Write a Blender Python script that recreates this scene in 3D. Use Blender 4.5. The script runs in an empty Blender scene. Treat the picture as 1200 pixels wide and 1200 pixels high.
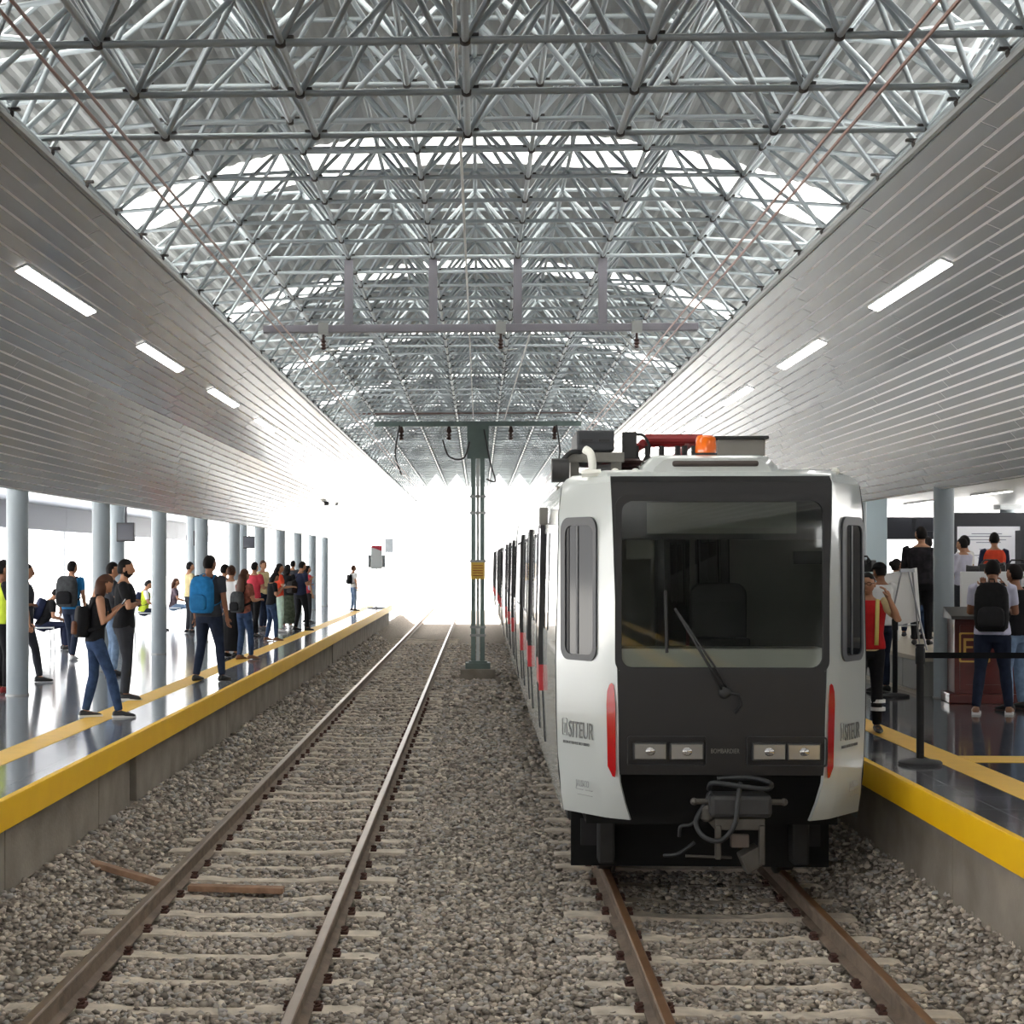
import bpy, bmesh, math, random
import numpy as np
from mathutils import Vector, Matrix
random.seed(7)
rng = np.random.default_rng(11)
S = bpy.context.scene
C = S.collection
PI = math.pi
# ---------------------------------------------------------------- camera numbers
F = 1900.0; PCX = 488.0; PCY = 658.0; PSI = math.radians(2.2); EYE = 2.67; FLOOR = 0.95
cP, sP = math.cos(PSI), math.sin(PSI)
def at(px, py, z):
    """photo pixel seen at level z -> where that is in the station"""
    d = F * (EYE - z) / (py - PCY); r = (px - PCX) / F * d
    return Vector((-sP * d + cP * r, cP * d + sP * r, z))
def xat(px, y):
    return y * math.tan(math.atan((px - PCX) / F) - PSI)
def zat(py, x, y):
    return EYE + (PCY - py) * (y * cP - x * sP) / F

ONES = 'zeroth first second third fourth fifth sixth seventh eighth ninth tenth eleventh twelfth thirteenth fourteenth fifteenth sixteenth seventeenth eighteenth nineteenth'.split()
def ordw(n):
    if n < 20: return ONES[n]
    t = {2: 'twent', 3: 'thirt', 4: 'fort', 5: 'fift', 6: 'sixt', 7: 'sevent'}[n // 10]
    return t + 'ieth' if n % 10 == 0 else t + 'y-' + ONES[n % 10]
# ---------------------------------------------------------------- materials
MATS = {}
def mat(name, col=(.5, .5, .5), rough=.5, metal=0., spec=.5, noise=0., nscale=8., bump=0., bscale=40., emit=None, coat=0.):
    if name in MATS: return MATS[name]
    m = bpy.data.materials.new(name); m.use_nodes = True
    nt = m.node_tree; b = nt.nodes['Principled BSDF']
    b.inputs['Base Color'].default_value = (*col, 1); b.inputs['Roughness'].default_value = rough
    b.inputs['Metallic'].default_value = metal; b.inputs['Specular IOR Level'].default_value = spec
    b.inputs['Coat Weight'].default_value = coat
    if noise or bump:
        tc = nt.nodes.new('ShaderNodeTexCoord')
    if noise:
        n = nt.nodes.new('ShaderNodeTexNoise'); n.inputs['Scale'].default_value = nscale; n.inputs['Detail'].default_value = 5
        nt.links.new(tc.outputs['Object'], n.inputs['Vector'])
        r = nt.nodes.new('ShaderNodeValToRGB')
        r.color_ramp.elements[0].position = .3; r.color_ramp.elements[1].position = .7
        r.color_ramp.elements[0].color = (*[max(0, c * (1 - noise)) for c in col], 1)
        r.color_ramp.elements[1].color = (*[min(1, c * (1 + noise)) for c in col], 1)
        nt.links.new(n.outputs['Fac'], r.inputs['Fac']); nt.links.new(r.outputs['Color'], b.inputs['Base Color'])
    if bump:
        n2 = nt.nodes.new('ShaderNodeTexNoise'); n2.inputs['Scale'].default_value = bscale; n2.inputs['Detail'].default_value = 6
        nt.links.new(tc.outputs['Object'], n2.inputs['Vector'])
        bp = nt.nodes.new('ShaderNodeBump'); bp.inputs['Strength'].default_value = bump; bp.inputs['Distance'].default_value = .02
        nt.links.new(n2.outputs['Fac'], bp.inputs['Height']); nt.links.new(bp.outputs['Normal'], b.inputs['Normal'])
    if emit:
        b.inputs['Emission Color'].default_value = (*col, 1); b.inputs['Emission Strength'].default_value = emit
    MATS[name] = m
    return m
def rgb(r, g, b):
    f = lambda c: (c / 255 / 12.92) if c / 255 < .04045 else ((c / 255 + .055) / 1.055) ** 2.4
    return (f(r), f(g), f(b))
def glass_mat(name, tint, refl=1.0, rough=.02):
    m = bpy.data.materials.new(name); m.use_nodes = True; nt = m.node_tree
    for n in list(nt.nodes): nt.nodes.remove(n)
    o = nt.nodes.new('ShaderNodeOutputMaterial'); mx = nt.nodes.new('ShaderNodeMixShader')
    t = nt.nodes.new('ShaderNodeBsdfTransparent'); t.inputs['Color'].default_value = (*tint, 1)
    g = nt.nodes.new('ShaderNodeBsdfGlossy'); g.inputs['Roughness'].default_value = rough
    g.inputs['Color'].default_value = (refl, refl, refl, 1)
    fr = nt.nodes.new('ShaderNodeFresnel'); fr.inputs['IOR'].default_value = 1.5
    nt.links.new(fr.outputs['Fac'], mx.inputs['Fac']); nt.links.new(t.outputs[0], mx.inputs[1]); nt.links.new(g.outputs[0], mx.inputs[2])
    nt.links.new(mx.outputs[0], o.inputs['Surface']); MATS[name] = m
    return m
# ---------------------------------------------------------------- mesh collector
class MB:
    def __init__(s): s.v = []; s.f = []; s.m = []
    def add(s, vs, fs, mi=0):
        o = len(s.v); s.v.extend([tuple(p) for p in vs])
        for f in fs: s.f.append([i + o for i in f]); s.m.append(mi)
        return s
    def box(s, x0, x1, y0, y1, z0, z1, mi=0, M=None):
        vs = [Vector((x, y, z)) for z in (z0, z1) for y in (y0, y1) for x in (x0, x1)]
        if M: vs = [M @ p for p in vs]
        return s.add(vs, [(0, 2, 3, 1), (4, 5, 7, 6), (0, 1, 5, 4), (2, 6, 7, 3), (0, 4, 6, 2), (1, 3, 7, 5)], mi)
    def tube(s, pts, r, n=6, caps=True, mi=0, flat=None):
        pts = [Vector(p) for p in pts]
        rs = r if isinstance(r, (list, tuple)) else [r] * len(pts)
        rings = []; up = None
        for i, p in enumerate(pts):
            a = pts[max(0, i - 1)]; b = pts[min(len(pts) - 1, i + 1)]
            d = (b - a).normalized() if (b - a).length > 1e-9 else Vector((0, 0, 1))
            if up is None:
                up = Vector((0, 0, 1)) if abs(d.z) < .9 else Vector((0, 1, 0))
            sx = d.cross(up)
            if sx.length < 1e-6: sx = d.cross(Vector((1, 0, 0)))
            sx.normalize(); sy = sx.cross(d).normalized(); up = sy
            rr = rs[i]; ra, rb = rr if isinstance(rr, (list, tuple)) else (rr, rr)
            rings.append([p + sx * (ra * math.cos(2 * PI * k / n)) + sy * (rb * math.sin(2 * PI * k / n)) for k in range(n)])
        return s.loft(rings, caps, mi)
    def loft(s, rings, caps=True, mi=0, closed=True):
        n = len(rings[0]); vs = [p for r in rings for p in r]; fs = []
        for i in range(len(rings) - 1):
            for k in range(n if closed else n - 1):
                k2 = (k + 1) % n
                fs.append((i * n + k, i * n + k2, (i + 1) * n + k2, (i + 1) * n + k))
        if caps:
            fs.append(tuple(range(n))[::-1]); fs.append(tuple((len(rings) - 1) * n + k for k in range(n)))
        return s.add(vs, fs, mi)
    def cyl(s, c, r, h, n=20, mi=0, r2=None):
        c = Vector(c); r2 = r if r2 is None else r2
        return s.loft([[c + Vector((q * math.cos(2 * PI * k / n), q * math.sin(2 * PI * k / n), z)) for k in range(n)] for q, z in ((r, 0), (r2, h))], True, mi)
    def lathe(s, c, prof, n=24, mi=0):
        c = Vector(c)
        return s.loft([[c + Vector((r * math.cos(2 * PI * k / n), r * math.sin(2 * PI * k / n), z)) for k in range(n)] for r, z in prof], True, mi)
    def prism(s, poly, a, b, mi=0, M=None):
        """poly of (u,w) points pushed from a to b along the third axis (M maps (u,w,depth))"""
        r0 = [Vector((u, w, a)) for u, w in poly]; r1 = [Vector((u, w, b)) for u, w in poly]
        if M: r0 = [M @ p for p in r0]; r1 = [M @ p for p in r1]
        return s.loft([r0, r1], True, mi)
    def ball(s, c, r, nu=12, nv=8, mi=0, fn=None):
        c = Vector(c); r = (r, r, r) if not isinstance(r, (tuple, list)) else r
        vs = []; fs = []
        for j in range(nv + 1):
            t = PI * j / nv
            for i in range(nu):
                p = 2 * PI * i / nu
                q = Vector((math.sin(t) * math.cos(p), math.sin(t) * math.sin(p), math.cos(t)))
                q = fn(q) if fn else Vector((q.x * r[0], q.y * r[1], q.z * r[2]))
                vs.append(c + q)
        for j in range(nv):
            for i in range(nu):
                i2 = (i + 1) % nu; fs.append((j * nu + i, (j + 1) * nu + i, (j + 1) * nu + i2, j * nu + i2))
        return s.add(vs, fs, mi)
    def mesh(s, name, smooth=False):
        me = bpy.data.meshes.new(name); me.from_pydata(s.v, [], s.f); 
        if any(s.m): me.polygons.foreach_set('material_index', s.m)
        me.validate(); bm = bmesh.new(); bm.from_mesh(me)
        bmesh.ops.remove_doubles(bm, verts=bm.verts, dist=1e-5)
        bmesh.ops.recalc_face_normals(bm, faces=bm.faces); bm.to_mesh(me); bm.free()
        if smooth: me.shade_smooth()
        return me
    def build(s, name, mats, parent=None, smooth=False, auto=None, bevel=0, **kw):
        me = s.mesh(name, smooth or bool(auto))
        return put(name, me, mats, parent, auto=auto, bevel=bevel, **kw)
def put(name, me, mats, parent=None, auto=None, bevel=0, label=None, cat=None, group=None, kind=None, loc=None):
    o = bpy.data.objects.new(name, me); C.objects.link(o)
    me.materials.clear()
    for m in (mats if isinstance(mats, (list, tuple)) else [mats]): me.materials.append(m)
    if parent is not None: o.parent = parent
    if bevel:
        b = o.modifiers.new('bevel', 'BEVEL'); b.width = bevel; b.segments = 2; b.limit_method = 'ANGLE'
    if auto:
        me.set_sharp_from_angle(angle=math.radians(auto))
    if loc is not None: o.location = loc
    return tag(o, label, cat, group, kind)
def tag(o, label=None, cat=None, group=None, kind=None):
    if label: o['label'] = label
    if cat: o['category'] = cat
    if group: o['group'] = group
    if kind: o['kind'] = kind
    return o
def empty(name, loc=(0, 0, 0), rz=0., label=None, cat=None, group=None, kind=None):
    o = bpy.data.objects.new(name, None); C.objects.link(o); o.location = loc; o.rotation_euler = (0, 0, rz)
    o.empty_display_size = .2
    return tag(o, label, cat, group, kind)
def copy_tree(o, parent=None):
    c = o.copy(); C.objects.link(c)
    if parent is not None: c.parent = parent
    for ch in list(o.children): copy_tree(ch, c)
    return c
def text_mesh(txt, size, M, name, m, parent, sx=1., depth=.0015, align='LEFT'):
    cu = bpy.data.curves.new(name, 'FONT'); cu.body = txt; cu.size = size; cu.extrude = depth; cu.align_x = align; cu.resolution_u = 3
    t = bpy.data.objects.new(name + '_t', cu); C.objects.link(t)
    dg = bpy.context.evaluated_depsgraph_get(); me = bpy.data.meshes.new_from_object(t.evaluated_get(dg))
    bpy.data.objects.remove(t); me.transform(M @ Matrix.Diagonal((sx, 1, 1, 1)))
    return put(name, me, m, parent)
def rrect(w, h, r, n=5, cx=0, cy=0):
    pts = []
    for qx, qy, a0 in ((w / 2 - r, h / 2 - r, 0), (-w / 2 + r, h / 2 - r, PI / 2), (-w / 2 + r, -h / 2 + r, PI), (w / 2 - r, -h / 2 + r, 1.5 * PI)):
        for k in range(n + 1):
            a = a0 + PI / 2 * k / n; pts.append((cx + qx + r * math.cos(a), cy + qy + r * math.sin(a)))
    return pts
def ring_frame(mb, outer, inner, a, b, M=None, mi=0):
    """frame between two outlines with the same number of points, depth a..b"""
    T = (lambda p: M @ p) if M else (lambda p: p)
    R = [[T(Vector((u, w, d))) for u, w in pl] for pl, d in ((outer, a), (outer, b), (inner, b), (inner, a), (outer, a))]
    return mb.loft(R, False, mi)
# ---------------------------------------------------------------- people
SKIN = mat('skin', rgb(176, 128, 98), .55); SKIN_D = mat('skin_tan', rgb(142, 96, 70), .55)
EYE_M = mat('eye_dark', (.02, .015, .01), .3); LIP = mat('lip', rgb(140, 84, 72), .5)
HAIR_B = mat('hair_black', rgb(22, 18, 18), .7, spec=.2); HAIR_BR = mat('hair_brown', rgb(70, 42, 28), .6, spec=.25)
def cloth(name, c, n=.12): return mat('cloth_' + name, rgb(*c), .85, spec=.2, noise=n, nscale=14)
JEAN = cloth('denim', (50, 68, 98), .3); JEAN_L = cloth('light_denim', (120, 142, 170), .25); JEAN_D = cloth('dark_denim', (34, 42, 60), .2)
BLK = cloth('black', (24, 24, 27)); CHAR = cloth('charcoal', (52, 54, 60)); NAVY = cloth('navy', (36, 42, 66)); WHT = cloth('white', (226, 226, 226), .05)
RED = cloth('red', (178, 34, 36)); ORG = cloth('orange_red', (205, 72, 48)); PINK = cloth('rose', (190, 60, 74)); BLUE = cloth('blue', (40, 110, 160))
PLAID = cloth('plaid_brown', (126, 74, 62), .55); PLAID2 = cloth('plaid_grey', (96, 84, 92), .5); GREEN = cloth('olive', (72, 80, 66), .5)
HIVIS = cloth('hi_vis', (205, 222, 70)); CREAM = cloth('cream', (212, 196, 150)); STRI = cloth('grey_stripe', (140, 138, 140), .5); LILAC = cloth('pale_lilac', (196, 196, 216), .06)
MINT = cloth('pale_mint', (196, 220, 205)); BAG_BLUE = cloth('bag_blue', (38, 116, 172), .2); BAG_GREY = cloth('bag_grey', (62, 64, 66), .3); BAG_BR = cloth('bag_brown', (92, 58, 40), .4)
SHOE_B = mat('shoe_black', (.015, .015, .017), .5); SHOE_W = mat('shoe_white', (.75, .75, .75), .5); SHOE_BR = mat('shoe_brown', rgb(120, 78, 50), .5); SOLE = mat('sole_white', (.7, .7, .68), .6)
PHONE = mat('phone_black', (.02, .02, .02), .2)

def ell(c, rx, ry, n=14, R=None):
    c = Vector(c)
    out = []
    for k in range(n):
        v = Vector((rx * math.cos(2 * PI * k / n), ry * math.sin(2 * PI * k / n), 0))
        out.append(c + v)
    return out
def fuse(mb, voxel, smooth=3):
    """one continuous skin around the overlapping lofts"""
    me = mb.mesh('fuse'); o = bpy.data.objects.new('fuse', me); C.objects.link(o)
    r = o.modifiers.new('r', 'REMESH'); r.mode = 'VOXEL'; r.voxel_size = voxel; r.use_smooth_shade = True
    if smooth:
        sm = o.modifiers.new('s', 'SMOOTH'); sm.iterations = smooth; sm.factor = .5
    dg = bpy.context.evaluated_depsgraph_get(); ev = o.evaluated_get(dg)
    out = bpy.data.meshes.new_from_object(ev); bpy.data.objects.remove(o); bpy.data.meshes.remove(me)
    return out
ARMS = {  # (upper dir, forearm dir) for the right side, x outward
    'down': ((.16, .0, -1), (.06, .22, -1)), 'behind': ((.2, -.25, -1), (-.25, -.3, -.8)),
    'crossed': ((.20, .30, -1), (-.97, .20, .15)), 'phone': ((.12, .16, -1), (-.42, .72, .62)),
    'ear': ((.45, .62, -.62), (-.42, -.12, 1)), 'strap': ((.22, -.1, -1), (-.35, .65, .8)),
    'lap': ((.16, .42, -1), (-.35, .85, -.25)), 'hip': ((.55, -.12, -1), (-.75, .35, -.55)), 'camera': ((.3, .7, -.5), (-.35, .4, .85)),
    'front': ((.16, .22, -1), (-.3, .8, .05))}
def person(px=None, py=None, face=0, H=1.72, pos=None, z0=FLOOR, fat=1., shirt=BLK, sleeve='short', pants=JEAN, shoes=SHOE_B, hair=HAIR_B, hstyle='short',
           armr='down', arml='down', legs='stand', lean=0, hp=0, hy=0, skin=SKIN, vox=.016, label='', group=None, vest=None, tank=False, cap=None, phone=False,
           stripes=False, glasses=False, beard=False, skirt=False, sole=False):
    P = Vector(pos) if pos else at(px, py, z0)
    s = H / 1.72
    root = empty('person', P, math.radians(face), label, 'person', group)
    sit = legs == 'sit'
    hz = (.50 if sit else .92) * s
    hipc = Vector((0, 0, hz)); RL = Matrix.Rotation(-math.radians(lean), 3, 'X')
    def T(x, y, z):   # torso point, z measured standing from the ground
        return hipc + RL @ (Vector((x, y, z - .92)) * s)
    # --- joints
    hips, knees, ankles = {}, {}, {}
    off = {'stand': ((.095, .02), (-.095, -.02)), 'stride': ((.10, -.20), (-.09, .20)), 'wide': ((.17, .06), (-.17, -.06)), 'step': ((.09, .26), (-.10, -.10)),
           'cross': ((.02, .16), (-.07, -.06)), 'sit': ((.10, .46), (-.10, .46))}[legs]
    for sd, (ox, oy) in ((1, off[0]), (-1, off[1])):
        hips[sd] = hipc + Vector((.088 * sd * s, 0, -.02 * s))
        ankles[sd] = Vector((ox * s, oy * s, .085 * s))
        if sit:
            knees[sd] = Vector((.12 * sd * s, .43 * s, .50 * s))
        else:
            knees[sd] = (hips[sd] + ankles[sd]) / 2 + Vector((0, (.035 + .10 * max(0, -oy)) * s, -.0 * s))
    sh = {sd: T(.175 * sd * fat, 0, 1.405) for sd in (1, -1)}
    el, wr = {}, {}
    for sd, a in ((1, armr), (-1, arml)):
        u, f = ARMS[a]; u = Vector((u[0] * sd, u[1], u[2])).normalized(); f = Vector((f[0] * sd, f[1], f[2])).normalized()
        if a != 'down': u = RL @ u
        el[sd] = sh[sd] + u * .285 * s; wr[sd] = el[sd] + f * .245 * s
    fwd = {sd: (wr[sd] - el[sd]).normalized() for sd in (1, -1)}
    def torso(mb, g, top=True, bottom=.83):
        rows = [(bottom, .14, .095, -.005), (.90, .168, .118, -.012), (.98, .158, .108, -.006), (1.07, .138, .098, 0), (1.18, .152, .108, .006), (1.30, .168, .112, .008), (1.38, .160, .095, 0), (1.43, .115, .075, -.008)]
        if top: rows += [(1.465, .066, .06, -.008)]
        rows = [r for r in rows if r[0] >= bottom]
        mb.loft([[T(0, 0, 0) - T(0, 0, 0) + T((rx * fat + g) * math.cos(2 * PI * k / 14), oy + (ry * fat + g) * math.sin(2 * PI * k / 14), z) for k in range(14)] for z, rx, ry, oy in rows])
    def arm(mb, sd, g, upto=1.):
        if upto <= 1: mb.tube([sh[sd] + Vector((-.03 * sd * s, 0, 0)), sh[sd], sh[sd].lerp(el[sd], .5 * min(1, upto)), sh[sd].lerp(el[sd], min(1, upto))], [(.052 + g) * s, (.054 + g) * s, (.047 + g) * s, (.041 + g) * s], 10)
        else: mb.tube([sh[sd] + Vector((-.03 * sd * s, 0, 0)), sh[sd], sh[sd].lerp(el[sd], .5), el[sd], el[sd].lerp(wr[sd], .4), wr[sd]], [(.052 + g) * s, (.054 + g) * s, (.047 + g) * s, (.040 + g) * s, (.038 + g) * s, (.026 + g) * s], 10)
    def leg(mb, sd, g, end=1.):
        k = knees[sd]; a = ankles[sd]; h = hips[sd]; e = k.lerp(a, end)
        mb.tube([h + (k - h) * -.04, h.lerp(k, .15), h.lerp(k, .55), k, k.lerp(a, .35), e], [(.082 * fat + g) * s, (.088 * fat + g) * s, (.07 * fat + g) * s, (.054 + g) * s, (.054 + g) * s, (.036 + g * 1.3) * s], 12)
        if sit: mb.ball(h, .09 * s * fat + g, 10, 8)
    # --- body
    mb = MB(); torso(mb, 0)
    hc = T(0, .012, 1.60); 
    nk = T(0, -.008, 1.45)
    mb.tube([nk - Vector((0, 0, .05 * s)), nk, hc + Vector((0, -.005, -.05 * s))], [.064 * s, .055 * s, .05 * s], 10)
    for sd in (1, -1):
        arm(mb, sd, 0, 2); leg(mb, sd, 0)
        a = ankles[sd]; toe = 0.0
        mb.tube([a + Vector((0, -.03 * s, -.035 * s)), a + Vector((0, .05 * s, -.045 * s)), a + Vector((.01 * sd, .15 * s, -.058 * s))], [.032 * s, .034 * s, .024 * s], 8)
        mb.tube([wr[sd] - fwd[sd] * .02 * s, wr[sd] + fwd[sd] * .035 * s, wr[sd] + fwd[sd] * .09 * s], [(.026 * s, .022 * s), (.038 * s, .02 * s), (.036 * s, .016 * s)], 8)
    me = fuse(mb, vox)
    B = MB(); vs = np.empty(len(me.vertices) * 3, 'f'); me.vertices.foreach_get('co', vs)
    B.add(vs.reshape(-1, 3).tolist(), [list(p.vertices) for p in me.polygons]); bpy.data.meshes.remove(me)
    # fingers and thumb, curled a little round what they hold
    for sd in (1, -1):
        d = fwd[sd]; side = d.cross(Vector((0, 0, 1)))
        if side.length < .3: side = d.cross(Vector((1 * sd, 0, 0)))
        side.normalize(); nrm = side.cross(d).normalized()
        if nrm.z > 0 and abs(nrm.z) > .3: nrm = -nrm
        base = wr[sd] + d * .085 * s
        for q, (o, L) in enumerate(((-.027, .062), (-.009, .074), (.009, .07), (.027, .054))):
            b = base + side * o * s
            B.tube([b - d * .02 * s, b + d * L * .45 * s, b + (d * L * .8 + nrm * L * .28) * s, b + (d * L * .95 + nrm * L * .55) * s], [.0095 * s, .009 * s, .008 * s, .006 * s], 6)
        b = wr[sd] + d * .03 * s - side * .028 * s
        B.tube([b, b + (d * .03 - side * .028 + nrm * .01) * s, b + (d * .062 - side * .034 + nrm * .02) * s], [.012 * s, .0105 * s, .0075 * s], 6)
    # head with face
    RH = RL @ Matrix.Rotation(math.radians(hy), 3, 'Z') @ Matrix.Rotation(-math.radians(hp), 3, 'X')
    def headf(q):
        x, y, z = q.x * .077, q.y * .098, q.z * .118
        if q.z < 0:
            x *= 1 - .30 * q.z * q.z; 
            if q.y > 0: y *= 1 - .10 * (-q.z)
            else: y *= 1 + .35 * q.z
        if q.y > .6:
            ax = abs(q.x)
            if ax < .16 and -.38 < q.z < .12: y += .022 * (1 - ax / .16) * (1 - max(0, q.z + .2) / .4)      # nose
            if .2 < ax < .55 and .0 < q.z < .22: y -= .010                                                     # eye sockets
            if ax < .3 and -.62 < q.z < -.46: y += .004                                                        # lips
            if ax < .25 and q.z < -.8: y += .010
        return RH @ (Vector((x, y, z)) * s)
    pv = T(0, 0, 1.50); hcc = pv + RH @ (Vector((0, .018, .105)) * s)
    B.ball(hcc, 1, 28, 20, 0, headf)
    hp_ = lambda x, y, z: hcc + RH @ (Vector((x, y, z)) * s)
    for sd in (1, -1):
        B.ball(hp_(.078 * sd, -.008, -.005), 1, 8, 6, 0, lambda q: RH @ (Vector((q.x * .012, q.y * .02, q.z * .032)) * s))
        B.ball(hp_(.031 * sd, .079, .014), .0105 * s, 8, 6, 1)
    B.ball(hp_(0, .087, -.064), 1, 10, 6, 2, lambda q: RH @ (Vector((q.x * .024, q.y * .008, q.z * .009)) * s))
    body = B.build('body', [skin, EYE_M, LIP], root, smooth=True)
    # --- clothes
    mb = MB(); g = .014
    torso(mb, g * 1.0, False, .86 if not tank else .90)
    if sleeve == 'short':
        for sd in (1, -1): arm(mb, sd, .013, .68)
    elif sleeve == 'long':
        for sd in (1, -1): arm(mb, sd, .011, 2)
    me = fuse(mb, vox); put('shirt' if not tank else 'tank_top', me, shirt, root)
    if vest:
        mb = MB(); torso(mb, g + .016, False, .90); put('vest', fuse(mb, vox), vest, root)
        if stripes:
            mb = MB()
            for sd in (1, -1):
                mb.tube([T(.075 * sd, .145, .95), T(.08 * sd, .152, 1.15), T(.085 * sd, .147, 1.33), T(.095 * sd, .07, 1.44)], [(.022 * s, .006 * s)] * 4, 8)
            mb.build('reflective_band', mat('reflective', rgb(222, 205, 120), .5), root, True)
    mb = MB()
    hip2 = lambda gg: mb.loft([[T((rx * fat + gg) * math.cos(2 * PI * k / 14), oy + (ry * fat + gg) * math.sin(2 * PI * k / 14), z) for k in range(14)] for z, rx, ry, oy in ((.80, .13, .10, 0), (.90, .166, .118, -.012), (.97, .156, .108, -.006), (1.02, .145, .102, 0))])
    hip2(.009)
    if skirt:
        mb.loft([[Vector((rx * s * math.cos(2 * PI * k / 16), ry * s * math.sin(2 * PI * k / 16), z * s)) for k in range(16)] for z, rx, ry in ((.12, .25, .2), (.5, .21, .17), (.92, .17, .12))])
    else:
        for sd in (1, -1): leg(mb, sd, .010, 1.0)
    put('skirt' if skirt else 'trousers', fuse(mb, vox), pants, root)
    for sd in (1, -1):
        a = ankles[sd]; mb = MB(); b0 = a.z - .085 * s
        rows = []
        for y, w, h in ((-.075, .026, .06), (-.05, .036, .085), (.0, .04, .09), (.06, .043, .07), (.12, .046, .05), (.165, .04, .04), (.19, .022, .03)):
            c = a + Vector((.012 * sd * s * (y > .05), y * s, -a.z + b0))
            rows.append([c + Vector((w * s * math.cos(2 * PI * k / 10), 0, max(0., h * s * (.5 + .5 * math.sin(2 * PI * k / 10))) + .004)) for k in range(10)])
        mb.loft(rows); sh_ = mb.build('shoe', shoes, root, smooth=True)
        if sole:
            mb = MB(); mb.prism([(-.042 * s, -.08 * s), (.042 * s, -.08 * s), (.05 * s, .12 * s), (.028 * s, .2 * s), (-.028 * s, .2 * s), (-.05 * s, .12 * s)], b0, b0 + .026 * s, M=Matrix.Translation((a.x, a.y, 0)))
            mb.build('sole', SOLE, sh_)
    # --- hair
    mb = MB()
    def hairf(q):
        v = Vector((q.x * .084, q.y * .104, q.z * .125))
        if q.y > .15:
            lim = .42 + .25 * (1 - min(1, abs(q.x) / .7))
            if q.z < lim: v *= .84
        if q.z < -.25: v = Vector((v.x * .86, v.y * (.86 if q.y > -.2 else 1.0), v.z))
        if q.z < -.55: v *= .8
        return RH @ (v * s)
    mb.ball(hcc + RH @ Vector((0, -.006, .006)) * s, 1, 22, 18, 0, hairf)
    if hstyle in ('long', 'mid'):
        L = .52 if hstyle == 'long' else .2
        rows = []
        for t in range(7):
            u = t / 6; c = hp_(0, -.045, .02) + Vector((0, -.035 * s * math.sin(u * PI * .8), -L * u * s)) + RL @ Vector((0, -.04 * s * u, 0))
            w = (.09 + .035 * math.sin(u * PI)) * s * (1 - .35 * u * u); dpt = (.075 - .025 * u) * s
            rows.append([c + (RL @ Matrix.Rotation(math.radians(hy), 3, 'Z')) @ Vector((w * math.cos(2 * PI * k / 14), dpt * math.sin(2 * PI * k / 14), 0)) for k in range(14)])
        mb.loft(rows)
    if hstyle == 'bun': mb.ball(hp_(0, -.11, .05), .05 * s, 10, 8)
    mb.build('hair', hair, root, smooth=True)
    if beard:
        mb = MB()
        mb.ball(hp_(0, .0, 0), 1, 24, 16, 0, lambda q: headf(q) * (1.03 if (q.z < -.5 and q.y > -.2) or (q.z < -.1 and -.3 < q.y < .35) else .9)); mb.build('beard', hair, root, smooth=True)
    if cap:
        mb = MB(); mb.ball(hp_(0, 0, .035), 1, 18, 10, 0, lambda q: RH @ (Vector((q.x * .094, q.y * .112, max(q.z, 0) * .1)) * s))
        mb.prism([(-.07 * s, .08 * s), (.07 * s, .08 * s), (.05 * s, .17 * s), (-.05 * s, .17 * s)], .03 * s, .042 * s, M=Matrix.Translation(hcc) @ RH.to_4x4()); mb.build('cap', cap, root, smooth=True)
    if glasses:
        mb = MB()
        for sd in (1, -1):
            pts = [hp_(.032 * sd + .024 * math.cos(2 * PI * k / 10), .096, .012 + .018 * math.sin(2 * PI * k / 10)) for k in range(11)]
            mb.tube(pts, .003, 5, False); mb.tube([hp_(.055 * sd, .094, .014), hp_(.08 * sd, .0, .014)], .003, 5)
        mb.tube([hp_(-.01, .1, .014), hp_(.01, .1, .014)], .003, 5); mb.build('glasses', PHONE, root)
    M = Matrix.Translation(P) @ Matrix.Rotation(math.radians(face), 4, 'Z')
    if phone:
        w = M @ (wr[1] + fwd[1] * .12 * s); ph = MB(); ph.box(-.037, .037, -.005, .005, -.07, .07)
        o = ph.build('phone', PHONE, None, bevel=.004); o.location = w; o.rotation_euler = (math.radians(-35), 0, math.radians(face))
        tag(o, phone, 'phone')
    root['_d'] = 0; del root['_d']
    return dict(root=root, M=M, T=T, s=s, wr=wr, RL=RL, hipc=hipc, sh=sh)
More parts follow.
